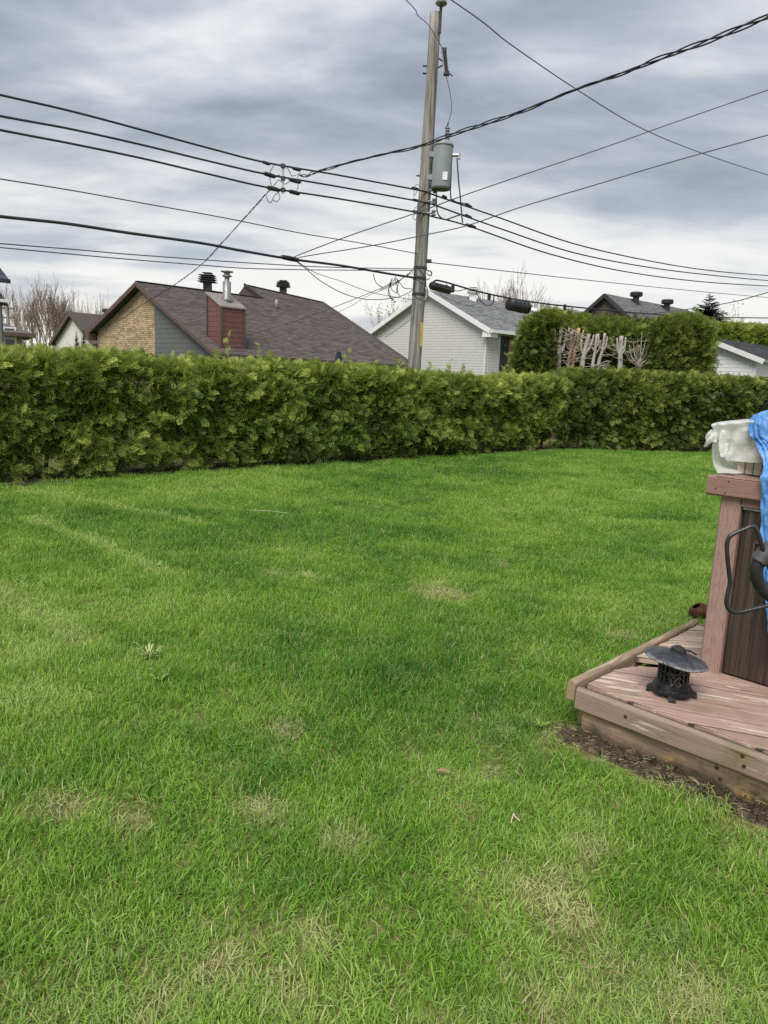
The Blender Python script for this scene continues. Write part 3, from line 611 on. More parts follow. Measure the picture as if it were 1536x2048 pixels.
# the projecting end wall clad in grey boards
m = MB(); m.prism([hb(-.12, 1.2, zb), hb(-.12, EAVE-.35, zb), hb(-.12, EAVE-.35, -(EAVE-.35)*TS-.18), hb(-.12, 1.2, -1.2*TS-.18)], a1*.5); gw = m.build('grey_wall', 'siding_grey', house); gw['label'] = 'wall clad in grey horizontal boards'
lap_siding(gw, hb(-.125, 0, 0), a2, -a1, lambda z: (1.2, max(1.2, min(EAVE-.35, -(z-A[2]+.18)/TS))), A[2]-3.5, A[2]-1.2*TS-.18, .205, 'siding_grey')
# roof slabs
def sp3(u, v): return hb(u, v, -v*TS)
thk = nf_*-.10
poly = [sp3(-.35, 0), sp3(-.35, 1.3), sp3(-.46, 1.3), sp3(-.46, EAVE), sp3(lh[0], EAVE), sp3(l2[0], l2[1]), sp3(l1[0], l1[1]), sp3(l1[0], 0)]
m = MB(); m.prism(poly, thk); roof = m.build('roof', 'trim_brown', house)
Lr = EAVE/CS
def brown_rows(v):
    y = EAVE-v*CS
    if y < l1[1]: return None
    u0 = -.46 if y > 1.3 else (-.35 if y > 0 else l1[0])
    f_ = (EAVE-y)/(EAVE-l2[1]); u1 = (lh[0])*(1-f_)+l2[0]*f_ if y > l2[1] else l1[0]+(l2[0]-l1[0])*max(0, (y-l1[1])/(l2[1]-l1[1]+1e-6))
    return (u0, max(u0, u1))
shingles('shingles', roof, hb(0, EAVE, zE), a1, vd, nf_, brown_rows, 'shingle_brown', .15, .34, 3)
nb_ = nrm(-a2*math.sin(R(22))+UZ*math.cos(R(22)))
m = MB(); m.prism([hb(-.35, 0, 0), hb(l1[0], 0, 0), hb(l1[0], LV-.15, (LV-.15)*TL), hb(-.35, LV-.15, (LV-.15)*TL)], nb_*-.10); m.build('rear_roof', 'shingle_brown', house)
m = MB(); bk = hb(l2[0]-1, LV, -2.1); m.add([R1, R2, bk, hb(l1[0], LV, -1.8), HC+a1*.1, hb(lh[0], LV, zE)], [(0, 1, 2, 3), (1, 4, 5, 2)]); m.build('hip_roof', 'shingle_brown', house)
m = MB(); m.add([hb(l1[0], 0, 0), R1, hb(l1[0], LV, -1.8), hb(l1[0], LV, -2.4)], [(0, 1, 2, 3)]); m.build('step_gable', 'siding_brown', house)
bar('ridge_cap', hb(-.35, 0, .02), hb(l1[0], 0, .02), .26, .03, UZ, 'shingle_brown', roof); bar('ridge_cap', R1+UZ*.02, R2+UZ*.02, .26, .03, UZ, 'shingle_brown', roof); bar('ridge_cap', R2+UZ*.02, HC+UZ*.02, .26, .03, UZ, 'shingle_brown', roof)
bar('step_fascia', R1-a1*.06+UZ*.03, hb(l1[0]-.06, 0, .0), .14, .05, a1, 'vent_brown', roof)
# rake boards
bar('rake_board', hb(-.37, 0, -.10), hb(-.37, LV-.15, (LV-.15)*TL-.10), .20, .05, a1, 'trim_brown', roof)
bar('rake_board', hb(-.37, 0, -.10), hb(-.37, 1.35, -1.35*TS-.10), .20, .05, a1, 'trim_brown', roof)
bar('rake_board', hb(-.48, 1.25, -1.25*TS-.07), hb(-.48, EAVE+.05, zE-.09), .16, .05, a1, 'trim_brown', roof)
bar('front_fascia', hb(-.46, EAVE+.02, zE-.10), hb(lh[0], EAVE+.02, zE-.10), .18, .04, a2, 'trim_brown', roof)
MB().box(hb(-.20, LV+.02, LV*TL-.28), (.22, .22, .17), [a1, a2, UZ]).build('eave_return', 'trim_brown', roof)
MB().box(hb(-.02, 1.175, -1.9), (.03, .05, 1.3), [a1, a2, UZ]).build('corner_trim', 'trim_dark', house)
bar('rear_gutter', hb(-.35, LV-.2, (LV-.15)*TL-.10), hb(3, LV-.2, (LV-.15)*TL-.10), .12, .12, UZ, 'trim_brown', roof)
# chimney clad in red boards
cf = EAVE-.55; cP = hit(442, 640, hb(0, cf, 0), a2); cu = lo(cP)[0]; cQ = lo(hit(488, 640, hb(0, cf, 0), a2))[0]
ctop = lo(hit(442, 613, hb(0, cf, 0), a2))[2]; cB = hit(415, 588, hb(cu, 0, 0), a1); cd = cf-lo(cB)[1]; chi = lo(cB)[2]
chim = MB(); chim.prism([hb(cu, cf, zb), hb(cQ, cf, zb), hb(cQ, cf, ctop), hb(cu, cf, ctop)], -a2*.02)
chim.prism([hb(cu, cf, zb), hb(cu, cf, ctop), hb(cu, cf-cd, chi), hb(cu, cf-cd, zb)], a1*.02); chim.prism([hb(cQ, cf, zb), hb(cQ, cf, ctop), hb(cQ, cf-cd, chi), hb(cQ, cf-cd, zb)], -a1*.02)
chim.prism([hb(cu, cf-cd, zb), hb(cQ, cf-cd, zb), hb(cQ, cf-cd, chi), hb(cu, cf-cd, chi)], a2*.02)
chim = chim.build('chimney', 'siding_red', house)
zz0 = A[2]-3.6
lap_siding(chim, hb(0, cf+.003, 0), a1, a2, lambda z: (cu+.05, cQ-.05), zz0, A[2]+ctop-.03, .20, 'siding_red')
lap_siding(chim, hb(cu-.003, cf, 0), -a2, -a1, lambda z: (max(.05, (z-A[2]-ctop)/(chi-ctop)*cd) if z-A[2] > ctop else .05, cd-.03), zz0, A[2]+chi-.06, .20, 'siding_red')
for (u, v, zt) in ((cu-.01, cf+.01, ctop), (cQ+.01, cf+.01, ctop), (cu-.01, cf-cd, chi)): MB().box(hb(u, v, (zt+zb)/2), (.045, .045, (zt-zb)/2), [a1, a2, UZ]).build('corner_trim', 'trim_brown', chim)
m = MB(); oh = .07; m.prism([hb(cu-oh, cf+oh, ctop-.02), hb(cQ+oh, cf+oh, ctop-.02), hb(cQ+oh, cf-cd-oh, chi+.03), hb(cu-oh, cf-cd-oh, chi+.03)], UZ*.06); cap = m.build('chimney_cap', 'flashing', chim)
fl = hb((cu+cQ)/2+.05, cf-cd*.5, (ctop+chi)/2)
fm = MB(); fm.lathe([(.24, -.05), (.24, .10), (.17, .20), (.17, .78), (.10, .80), (.10, .95), (.20, 1.0), (.20, 1.03), (.12, 1.06), (.13, 1.14), (.25, 1.16), (.25, 1.2), (.02, 1.24)], 14, o=fl); fm.build('flue', 'flue_steel', chim, smooth=True)
P = hit(422, 588, A, nf_); roof_vent(roof, P+UZ*.05-a2*.3, 'vent_black', .22, .95, 4, .40)
P = hit(573, 588, A, nf_); roof_vent(roof, P-a2*.3, 'vent_brown', .22, .72, 4, .36)
P = hit(553, 617, A, nf_); MB().lathe([(.09, -.05), (.09, .42), (.07, .43)], 10, o=P).build('vent_pipe', 'flashing', roof, smooth=True)

# white vinyl house behind the pole
b1, b2 = axes(43.0); B = yp(861, 582, 46); KW = 46/31; TW = math.tan(R(25.2)); nw_ = nrm(b2*math.sin(R(25.2))+UZ*math.cos(R(25.2)))
def hw(u, v, z): return B+b1*u+b2*v+UZ*z
zw = -B[2]; HWD = 3.12*KW; LEN = 8.4*KW
wh = thing('white_house', hw(4, 0, zw), 'white vinyl sided house with grey shingle roof behind the utility pole', 'house')
m = MB(); m.prism([hw(0, -HWD-.35*KW, zw), hw(0, HWD, zw), hw(0, HWD, -HWD*TW-.1), hw(0, 0, -.1), hw(0, -HWD-.35*KW, -(HWD+.35*KW)*TW-.1)], b1*LEN); ww = m.build('wall', 'siding_white', wh)
lap_siding(ww, hw(-.003, 0, 0), b2, -b1, lambda z: (max(-HWD-.35*KW, (z-B[2]+.1)/TW), min(HWD, -(z-B[2]+.1)/TW)), B[2]-5.4, B[2]-.14, .16, 'siding_white')
WU0, WU1, WZ1 = .93*KW, 2.02*KW, -1.80*KW
def side_span(z): return (0.0, LEN)
zt0 = B[2]+WZ1-1.45
z = zt0
lap_siding(ww, hw(0, HWD+.003, 0), b1, b2, lambda z: (.0, WU0-.06), B[2]-5.4, B[2]-HWD*TW-.16, .16, 'siding_white')
lap_siding(ww, hw(0, HWD+.003, 0), b1, b2, lambda z: (WU1+.06, LEN), B[2]-5.4, B[2]-HWD*TW-.16, .16, 'siding_white')
wd = MB().box(hw((WU0+WU1)/2, HWD+.0, WZ1-1.0), ((WU1-WU0)/2, .03, 1.0), [b1, b2, UZ]).build('window', 'window_glass', ww)
MB().box(hw(WU0+.92, HWD+.02, WZ1-1.02), (.21, .022, .92), [b1, b2, UZ]).build('curtain', 'curtain', wd)
for u in (WU0, WU0+.62, WU0+1.18, WU1): MB().box(hw(u, HWD+.035, WZ1-1.0), (.05, .035, 1.05), [b1, b2, UZ]).build('frame', 'trim_dark', wd)
MB().box(hw((WU0+WU1)/2, HWD+.037, WZ1), ((WU1-WU0)/2+.04, .034, .04), [b1, b2, UZ]).build('frame', 'trim_dark', wd)
OH = .25*KW
m = MB(); m.prism([hw(-OH, 0, 0), hw(LEN+.2, 0, 0), hw(LEN+.2, HWD+.35*KW, -(HWD+.35*KW)*TW), hw(-OH, HWD+.35*KW, -(HWD+.35*KW)*TW)], nw_*-.09); wr = m.build('roof', 'trim_white', wh)
m = MB(); m.prism([hw(-OH, 0, 0), hw(LEN+.2, 0, 0), hw(LEN+.2, -HWD-.65*KW, -(HWD+.65*KW)*TW), hw(-OH, -HWD-.65*KW, -(HWD+.65*KW)*TW)], UZ*-.09); m.build('rear_roof', 'trim_white', wh)
vw = nrm(-b2*math.cos(R(25.2))+UZ*math.sin(R(25.2))); LW = (HWD+.35*KW)/math.cos(R(25.2))
shingles('shingles', wr, hw(0, HWD+.35*KW, -(HWD+.35*KW)*TW), b1, vw, nw_, lambda v: (-OH, LEN+.2-v*.62) if v < LW else None, 'shingle_grey', .145, .33, 8)
bar('rake_trim', hw(-OH-.02, 0, -.07), hw(-OH-.02, HWD+.37*KW, -(HWD+.37*KW)*TW-.07), .27, .06, b1, 'trim_white', wr)
bar('rake_trim', hw(-OH-.02, 0, -.07), hw(-OH-.02, -HWD-.67*KW, -(HWD+.67*KW)*TW-.07), .27, .06, b1, 'trim_white', wr)
bar('gutter', hw(-OH, HWD+.42*KW, -(HWD+.35*KW)*TW-.06), hw(LEN, HWD+.42*KW, -(HWD+.35*KW)*TW-.06), .18, .18, UZ, 'trim_white', wr)
MB().box(hw(-.03, HWD+.27, -(HWD+.45)*TW-.28), (.34, .28, .14), [b1, b2, UZ]).build('eave_return', 'trim_white', wr)
MB().box(hw(0, HWD, (zw-HWD*TW)/2), (.03, .03, (-HWD*TW-zw)/2-.1), [b1, b2, UZ]).build('corner_trim', 'trim_white', ww)
P = hit(945, 600, B, nw_); roof_vent(wr, P, 'trim_white', .28, .80, 3, .38)

# dark brown house far right
c1_, c2_ = axes(42.0); Dp = yp(1215, 588, 46); TD = math.tan(R(38))
def hd(u, v, z): return Dp+c1_*u+c2_*v+UZ*z
dh = thing('brown_house', hd(4, 0, -Dp[2]), 'dark brown boarded house with two round roof vents above the tall hedge', 'house')
HD2 = 3.6; DL = 10.2; nd_ = nrm(c2_*math.sin(R(38))+UZ*math.cos(R(38))); vd_ = nrm(-c2_*math.cos(R(38))+UZ*math.sin(R(38)))
m = MB(); m.prism([hd(0, -HD2, -Dp[2]), hd(0, HD2, -Dp[2]), hd(0, HD2, -HD2*TD-.1), hd(0, 0, -.1), hd(0, -HD2, -HD2*TD-.1)], c1_*DL); dw = m.build('wall', 'siding_brown', dh)
lap_siding(dw, hd(-.003, 0, 0), c2_, -c1_, lambda z: ((z-Dp[2]+.1)/TD, -(z-Dp[2]+.1)/TD), Dp[2]-2.2, Dp[2]-.15, .16, 'siding_brown')
m = MB(); m.prism([hd(-.3, 0, 0), hd(DL+.2, 0, 0), hd(DL+.2, HD2+.3, -(HD2+.3)*TD), hd(-.3, HD2+.3, -(HD2+.3)*TD)], nd_*-.1); dr = m.build('roof', 'trim_dark', dh)
m = MB(); m.prism([hd(-.3, 0, 0), hd(DL+.2, 0, 0), hd(DL+.2, -HD2-.3, -(HD2+.3)*TD), hd(-.3, -HD2-.3, -(HD2+.3)*TD)], UZ*-.1); m.build('rear_roof', 'shingle_dark', dh)
LDh = (HD2+.3)/math.cos(R(38)); shingles('shingles', dr, hd(0, HD2+.3, -(HD2+.3)*TD), c1_, vd_, nd_, lambda v: (-.3, DL+.2) if v < LDh else None, 'shingle_dark', .16, .36, 5)
bar('rake_trim', hd(-.32, 0, -.09), hd(-.32, HD2+.3, -(HD2+.3)*TD-.09), .22, .06, c1_, 'trim_dark', dr); bar('rake_trim', hd(-.32, 0, -.09), hd(-.32, -HD2-.3, -(HD2+.3)*TD-.09), .22, .06, c1_, 'trim_dark', dr)
for q in ((1271, 606), (1333, 620)):
    P = hit(*q, Dp, nd_); v_ = MB().lathe([(.20, -.3), (.20, .36), (.36, .40), (.38, .44), (.38, .60), (.35, .66), (.1, .70)], 14, o=P).build('vent', 'vent_black', dr, smooth=False)
    for i in range(3): MB().lathe([(.40, .43+i*.07), (.40, .45+i*.07)], 14, o=P).build('louvre', 'vent_black', v_)

# white shed at the right edge
s1_, s2_ = axes(42.0); Sp = yp(1418, 675, 25.0); TSd = math.tan(R(20.5)); ns_ = nrm(s2_*math.sin(R(20.5))+UZ*math.cos(R(20.5)))
def hs_(u, v, z): return Sp+s1_*u+s2_*v+UZ*z
sh = thing('garden_shed', hs_(1.5, 0, -Sp[2]), 'small white sided shed with charcoal roof at the right edge behind hedges', 'shed')
SW, SLN = 1.62, 4.6
m = MB(); m.prism([hs_(0, -SW, -Sp[2]), hs_(0, SW, -Sp[2]), hs_(0, SW, -SW*TSd-.08), hs_(0, 0, -.08), hs_(0, -SW, -SW*TSd-.08)], s1_*SLN); sw = m.build('wall', 'siding_pale', sh)
lap_siding(sw, hs_(-.003, 0, 0), s2_, -s1_, lambda z: (max(-SW, (z-Sp[2]+.08)/TSd), min(SW, -(z-Sp[2]+.08)/TSd)), Sp[2]-1.35, Sp[2]-.1, .125, 'siding_pale')
lap_siding(sw, hs_(0, SW+.003, 0), s1_, s2_, lambda z: (0, SLN), Sp[2]-1.35, Sp[2]-SW*TSd-.12, .125, 'siding_pale')
m = MB(); m.prism([hs_(-.2, 0, 0), hs_(SLN, 0, 0), hs_(SLN, SW+.3, -(SW+.3)*TSd), hs_(-.2, SW+.3, -(SW+.3)*TSd)], ns_*-.07); sr = m.build('roof', 'trim_white', sh)
m = MB(); m.prism([hs_(-.2, 0, 0), hs_(SLN, 0, 0), hs_(SLN, -SW-.3, -(SW+.3)*TSd), hs_(-.2, -SW-.3, -(SW+.3)*TSd)], UZ*-.07); m.build('rear_roof', 'shingle_charcoal', sh)
vs_ = nrm(-s2_*math.cos(R(20.5))+UZ*math.sin(R(20.5))); LS = (SW+.3)/math.cos(R(20.5)); shingles('shingles', sr, hs_(0, SW+.3, -(SW+.3)*TSd), s1_, vs_, ns_, lambda v: (-.2, SLN) if v < LS else None, 'shingle_charcoal', .14, .3, 6)
bar('rake_trim', hs_(-.22, 0, -.06), hs_(-.22, SW+.32, -(SW+.32)*TSd-.06), .15, .04, s1_, 'trim_white', sr); bar('rake_trim', hs_(-.22, 0, -.06), hs_(-.22, -SW-.32, -(SW+.32)*TSd-.06), .15, .04, s1_, 'trim_white', sr)
MB().box(hs_(0, SW, -1.3), (.04, .04, .66), [s1_, s2_, UZ]).build('corner_trim', 'trim_white', sw)

# small cream gabled house at left
f1, f2 = axes(46.0); Fp = yp(147, 624, 52); TF = math.tan(R(30))
def hf(u, v, z): return Fp+f1*u+f2*v+UZ*z
fh = thing('cream_house', hf(3, 0, -Fp[2]), 'cream gabled house with dark brown roof left of the brick house', 'house')
FW, FL = 3.35, 7.5
m = MB(); m.prism([hf(0, -FW, -Fp[2]), hf(0, FW, -Fp[2]), hf(0, FW, -FW*TF-.15), hf(0, 0, -.15), hf(0, -FW, -FW*TF-.15)], f1*FL); m.build('wall', 'stucco_cream', fh)
for s_, nm in ((1, 'roof'), (-1, 'rear_roof')):
    m = MB(); m.prism([hf(-.3, 0, 0), hf(FL, 0, 0), hf(FL, s_*(FW+.4), -(FW+.4)*TF), hf(-.3, s_*(FW+.4), -(FW+.4)*TF)], UZ*-.14); rr = m.build(nm, 'shingle_brown', fh)
    bar('rake_trim', hf(-.32, 0, -.12), hf(-.32, s_*(FW+.4), -(FW+.4)*TF-.12), .24, .06, f1, 'trim_brown', rr)
nf2 = nrm(f2*math.sin(R(30))+UZ*math.cos(R(30))); P = hit(216, 636, Fp, nf2); MB().lathe([(.2, -.3), (.2, .35), (.40, .4), (.40, .6), (.2, .64)], 10, o=P).build('vent', 'vent_brown', rr)

# low brick house with hip roof, far left
g1, g2 = axes(30.0); Gp = yp(70, 668, 40); 
def hg(u, v, z): return Gp+g1*u+g2*v+UZ*z
gh = thing('hip_roof_house', hg(-5, 0, -Gp[2]), 'low brick house with grey brown hip roof at the far left', 'house')
m = MB(); m.box(hg(-6.6, -3.4, (-Gp[2]-.1)/2), (6.0, 3.0, Gp[2]/2-.05), [g1, g2, UZ]); gwl = m.build('wall', 'brick_far', gh)
m = MB(); rt = 1.35; m.add([hg(0, 0, 0), hg(-13.2, 0, 0), hg(-13.2, -6.8, 0), hg(0, -6.8, 0), hg(-3.6, -3.4, rt), hg(-9.6, -3.4, rt), hg(0, 0, -.16), hg(-13.2, 0, -.16), hg(-13.2, -6.8, -.16), hg(0, -6.8, -.16)],
    [(0, 4, 5, 1), (1, 5, 2), (2, 5, 4, 3), (3, 4, 0), (0, 1, 7, 6), (3, 0, 6, 9), (9, 8, 2, 3), (1, 2, 8, 7), (6, 7, 8, 9)]); m.build('roof', 'shingle_dark', gh)
bar('fascia', hg(0, .03, -.08), hg(-13.2, .03, -.08), .2, .04, g2, 'trim_brown', gh); bar('fascia', hg(.03, 0, -.08), hg(.03, -6.8, -.08), .2, .04, g1, 'trim_brown', gh)
P = hit(8, 676, hg(0, -.4, 0), g2); wdo = MB().box(P, (.55, .05, .55), [g1, g2, UZ]).build('window', 'window_glass', gwl)
for i in (-1, 0, 1): MB().box(P+g1*i*.55+g2*.05, (.04, .03, .6), [g1, g2, UZ]).build('frame', 'trim_white', wdo)
for i in (-1, 0, 1): MB().box(P+UZ*i*.55+g2*.055, (.6, .03, .04), [g1, g2, UZ]).build('frame', 'trim_white', wdo)

# blue slate mansard house at the left frame edge, its corner just in view
mh = thing('slate_roof_house', yp(-60, 700, 26)*V(1, 1, 0), 'house with steep blue slate roofs cut off by the left frame edge', 'house')
MC = yp(2, 640, 24.2); m = MB(); m.box(V(MC[0], MC[1], 0)-E1*4-E2*3.2+UZ*2.1, (3.7, 2.9, 2.1), [E1, E2, UZ]); m.build('wall', 'siding_white', mh)
def skirt(px, py, pxt, pyt, nm, L=8.0, Dp_=6.5):
    c0 = yp(px, py, 24); t0 = hit(pxt, pyt, c0, V(0, 1, 0)); dz = t0[2]-c0[2]; k = 1.9; ins = .55*dz*k; top = dz*k      # leans in as it rises
    c = [c0, c0-E1*L, c0-E1*L-E2*Dp_, c0-E2*Dp_]; t_ = [c[0]+(-E1-E2)*ins+UZ*top, c[1]+(E1-E2)*ins+UZ*top, c[2]+(E1+E2)*ins+UZ*top, c[3]+(-E1+E2)*ins+UZ*top]
    m = MB(); m.add(c+t_, [(3, 2, 1, 0), (4, 5, 6, 7), (0, 1, 5, 4), (1, 2, 6, 5), (2, 3, 7, 6), (3, 0, 4, 7)]); o = m.build(nm, 'slate_blue', mh)
    vv = nrm(-E2*ins+UZ*top); nn = nrm(E2*top+UZ*ins); LL = math.hypot(ins, top)
    shingles('slates', o, c[1], E1, vv, nn, lambda v: (ins*v/LL, L-ins*v/LL) if v < LL else None, 'slate_blue', .17, .26, 9); return o, c0
o1, l_ = skirt(18, 559, 0, 514, 'upper_roof'); bar('fascia', l_+E2*.03-UZ*.06+E1*.03, l_+E2*.03-E1*8-UZ*.06, .13, .05, E2, 'trim_dark', o1)
o2, l_ = skirt(12, 601, 0, 572, 'lower_roof'); bar('gutter', l_+E2*.07-UZ*.02+E1*.06, l_+E2*.07-E1*8-UZ*.02, .09, .09, UZ, 'trim_white', o2); bar('fascia', l_+E2*.03-UZ*.12+E1*.03, l_+E2*.03-E1*8-UZ*.12, .09, .05, E2, 'trim_dark', o2)
pp = yp(1, 640, 23.9); MB().box(V(pp[0], pp[1], 1.8), (.05, .05, 1.8)).build('post', 'siding_grey', mh)

# ------------------------------------------------------------------ bare trees, conifers, small trees behind the houses
def grow(m, P, d, L, r_, lev, R_, up=.25, spread=.5, kids=(3, 4), minr=.007, leaves=None):
    seg = 4; pts = [P]; dd = d.copy(); rad = [r_]
    for i in range(seg):
        dd = nrm(dd+V(R_.gauss(0, .10), R_.gauss(0, .10), R_.gauss(0, .06)+up*.12)); pts.append(pts[-1]+dd*L/seg); rad.append(max(minr, r_*(1-.45*(i+1)/seg)))
    m.tube(pts, rad, 5 if lev > 1 else 3, cap=False)
    if leaves is not None and lev <= 1: leaves.extend(pts[1:])
    if lev == 0: return
    for k in range(R_.randint(*kids)):
        f_ = R_.uniform(.35, 1.0); i = min(seg-1, int(f_*seg)); p = pts[i]+(pts[i+1]-pts[i])*(f_*seg-i)
        a = R_.random()*6.283; q = nrm(np.cross(dd, V(math.cos(a), math.sin(a), .3))); nd = nrm(dd+q*R_.uniform(.5, 1.3)*spread+UZ*up*.5); grow(m, p, nd, L*R_.uniform(.55, .85), max(minr, r_*.52), lev-1, R_, up, spread, kids, minr, leaves)
def bare_tree(name, px, py_top, dep, label, seed, stems=1, mat='twig_far', spread=.5, lev=4, wide=1.0, trunk=.3, group=None, minr=.011, leaf=False, wpx=60):
    R_ = random.Random(seed); top = yp(px, py_top, dep); base = V(top[0], top[1], 0); Ht = top[2]
    t = thing(name, base, label, 'tree', group); mt = MB(); mc = MB(); lv = [] if leaf else None
    if stems == 1:
        tp = [base, base+V(R_.uniform(-.1, .1), 0, Ht*.18), base+V(R_.uniform(-.2, .2), 0, Ht*trunk)]; mt.tube(tp, [Ht*.022, Ht*.017, Ht*.014], 8)
        for k in range(5): a = k*1.257+R_.random(); grow(mc, tp[-1]-UZ*Ht*.05*R_.random(), nrm(V(math.cos(a)*spread*wide, math.sin(a)*spread, .9)), Ht*.30, Ht*.009, lev-1, R_, .35, spread, (3, 4), minr, lv)
    else:
        mt.tube([base, base+UZ*Ht*.08], [Ht*.05, Ht*.045], 10)
        for k in range(stems): a = k*2.4; rr = math.sqrt((k+.5)/stems); grow(mc, base+UZ*Ht*.05+V(math.cos(a), math.sin(a), 0)*.25*rr, nrm(V(math.cos(a)*rr*.62*wide, math.sin(a)*rr*.5, 1)), Ht*.43, Ht*.010, lev-1, R_, .55, spread, (3, 4), minr, lv)
    a = np.array(mc.v); w_ = np.percentile(np.abs(a[:, :2]-base[:2]), 98); k3 = np.array([wpx/FPX*dep/2/w_]*2+[Ht/np.percentile(a[:, 2], 99)])
    mc.v = [tuple(p) for p in base+(a-base)*k3]; mt.v = [tuple(p) for p in base+(np.array(mt.v)-base)*np.array([1, 1, k3[2]])]
    mt.build('trunk', mat, t); mc.build('crown', mat, t, kind='stuff')
    if leaf:
        lc = base+(np.array(lv)-base)*k3; m = MB()
        for p in lc:
            for _ in range(7):
                o = p+rng.normal(0, .13, 3); s_ = rng.normal(0, .026, 3); q = rng.normal(0, .026, 3); m.cur = rng.random(); m.add([o-s_, o+q, o+s_, o-q], [(0, 1, 2, 3)])
        m.build('leaves', 'bud_leaf', t, kind='stuff')
    return t
GB = 'bare trees on the left skyline'
bare_tree('bare_tree', 102, 577, 75, 'big many stemmed bare tree with a rounded crown, left of the cream house', 1, 13, spread=.42, lev=5, wide=1.25, group=GB, wpx=125, minr=.014)
for i, (px, py, sd_, lb) in enumerate([(30, 592, 2, 'thin bare tree left of the big many stemmed tree'), (55, 588, 12, 'thin bare tree just behind the left side of the big many stemmed tree'), (165, 585, 3, 'tall thin bare tree above the cream house roof peak'), (195, 596, 4, 'thin bare tree above the cream house roof slope'), (222, 604, 5, 'small bare tree between the cream house and brick house')]):
    bare_tree('bare_tree', px, py, 85+3*i, lb, sd_, 5, spread=.34, lev=4, wide=.9, group=GB, wpx=62, minr=.014)
bare_tree('bare_tree', 1032, 572, 75, 'pale bare tree rising behind the roof of the white house', 21, 9, spread=.5, lev=5, wide=1.6, minr=.017, wpx=135)
bare_tree('budding_tree', 790, 604, 62, 'small tree with yellow green buds above the white house eave', 22, 4, spread=.5, lev=4, wide=1.3, leaf=True, minr=.009, wpx=62)
bare_tree('budding_tree', 1470, 618, 40, 'sparse young tree with new leaves right of the spruce', 23, 3, mat='bark_grey', spread=.45, lev=3, wide=1.0, leaf=True, minr=.008, wpx=55)
def conifer(name, px, pyt, dep, wpx, label, mat, seed, tiers=16, narrow=False, cat='tree'):
    R_ = random.Random(seed); top = yp(px, pyt, dep); base = V(top[0], top[1], 0); Ht = top[2]; rb = wpx/FPX*dep/2
    t = thing(name, base, label, cat); MB().tube([base, top], [Ht*.02+.02, .012], 7).build('trunk', 'bark_grey', t); m = MB()
    for k in range(tiers):
        f_ = k/(tiers-1); z = Ht*(.12+.88*f_); rr = rb*((1-f_)**.8)*1.9*min(1, .3+f_*2) if not narrow else rb*min(1, (1-f_)*2.2); rr = min(rr, rb*(1.7*(1-f_)+.04) if not narrow else rr)
        nb = 24 if f_ < .9 else 12
        for j in range(nb):
            a = R_.random()*6.283; L = rr*R_.uniform(.7, 1.15)+.06; d = V(math.cos(a), math.sin(a), 0); s_ = V(-d[1], d[0], 0); p = V(base[0], base[1], z+R_.uniform(-.1, .1)); dz = (.9 if narrow else -.12)
            for q in range(5):
                g_ = (q+.5)/5; o = p+d*L*g_+UZ*L*(dz*g_+.28*g_*g_); w_ = L*.30*(1.15-g_)+.05
                m.add([o-d*L*.12, o+s_*w_+d*L*.10-UZ*w_*.25, o+d*L*.24, o-s_*w_+d*L*.10-UZ*w_*.25], [(0, 1, 2), (0, 2, 3)])
    m.build('crown', mat, t, kind='stuff'); return t
conifer('spruce_tree', 1420, 588, 48, 150, 'dark blue green spruce standing above the far right hedge', 'spruce_needle', 31, 36)
conifer('small_conifer', 153, 668, 44, 11, 'left of two narrow dark conifers before the cream house', 'conifer_dark', 32, 16, True)
conifer('small_conifer', 167, 663, 44.5, 13, 'right and taller of two narrow dark conifers before the cream house', 'conifer_dark', 33, 16, True)

# neighbour's tall cedar hedge with stripped trunks, and the lower hedge behind the shed
th = thing('tall_cedar_hedge', yp(1230, 760, 22.3)*V(1, 1, 0), 'tall overgrown cedar hedge with bare stripped trunks in front', 'hedge')
def mass(px0, px1, pyt, pyb, d0, d1, n, tone0, coll, parent, name='foliage', prof=None, size=.17, shell=.62, topt=.25):
    u = rng.random(n); topy = np.interp(px0+(px1-px0)*u, *zip(*pyt)) if isinstance(pyt, list) else np.full(n, pyt)
    dep = d0+(d1-d0)*rng.random(n); front = rng.random(n) < shell; dep = np.where(front, d0+.35*rng.random(n), dep); pts = []; tn = []; od = []
    for i in range(n):
        top = yp(px0+(px1-px0)*u[i], topy[i], d0+.4); z1 = top[2]; on_top = rng.random() < .22; z = z1-.12*rng.random() if on_top else .9+(z1-.95)*rng.random()
        x = yp(px0+(px1-px0)*u[i], 700, dep[i])[0]; k = z/z1
        if prof: 
            e = prof(u[i], k)
            if e is None: continue
            x += e[0]; dep[i] += e[1]
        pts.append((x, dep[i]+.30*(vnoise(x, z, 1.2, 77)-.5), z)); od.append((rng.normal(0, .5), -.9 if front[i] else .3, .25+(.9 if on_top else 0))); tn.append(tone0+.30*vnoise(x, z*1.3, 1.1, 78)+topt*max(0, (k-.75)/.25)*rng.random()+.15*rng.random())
    return foliage(name, parent, np.array(pts), np.array(od), size, np.array(tn), coll, k=6, spread=.12)
tops = [(1036, 705), (1048, 675), (1062, 648), (1085, 638), (1130, 641), (1180, 650), (1240, 656), (1300, 660), (1330, 652), (1370, 648), (1400, 658), (1414, 680), (1424, 710)]
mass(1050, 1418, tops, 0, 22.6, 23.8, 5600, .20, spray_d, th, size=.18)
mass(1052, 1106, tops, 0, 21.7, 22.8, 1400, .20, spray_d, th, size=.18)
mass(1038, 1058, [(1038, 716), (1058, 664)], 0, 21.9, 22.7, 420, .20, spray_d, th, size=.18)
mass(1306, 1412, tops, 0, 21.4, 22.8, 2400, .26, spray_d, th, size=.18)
mass(1110, 1330, [(1110, 645), (1330, 666)], 0, 22.2, 23.2, 1300, .30, spray_c, th, size=.17, prof=lambda u, k: None if k < .80 else (0, 0), topt=.2)
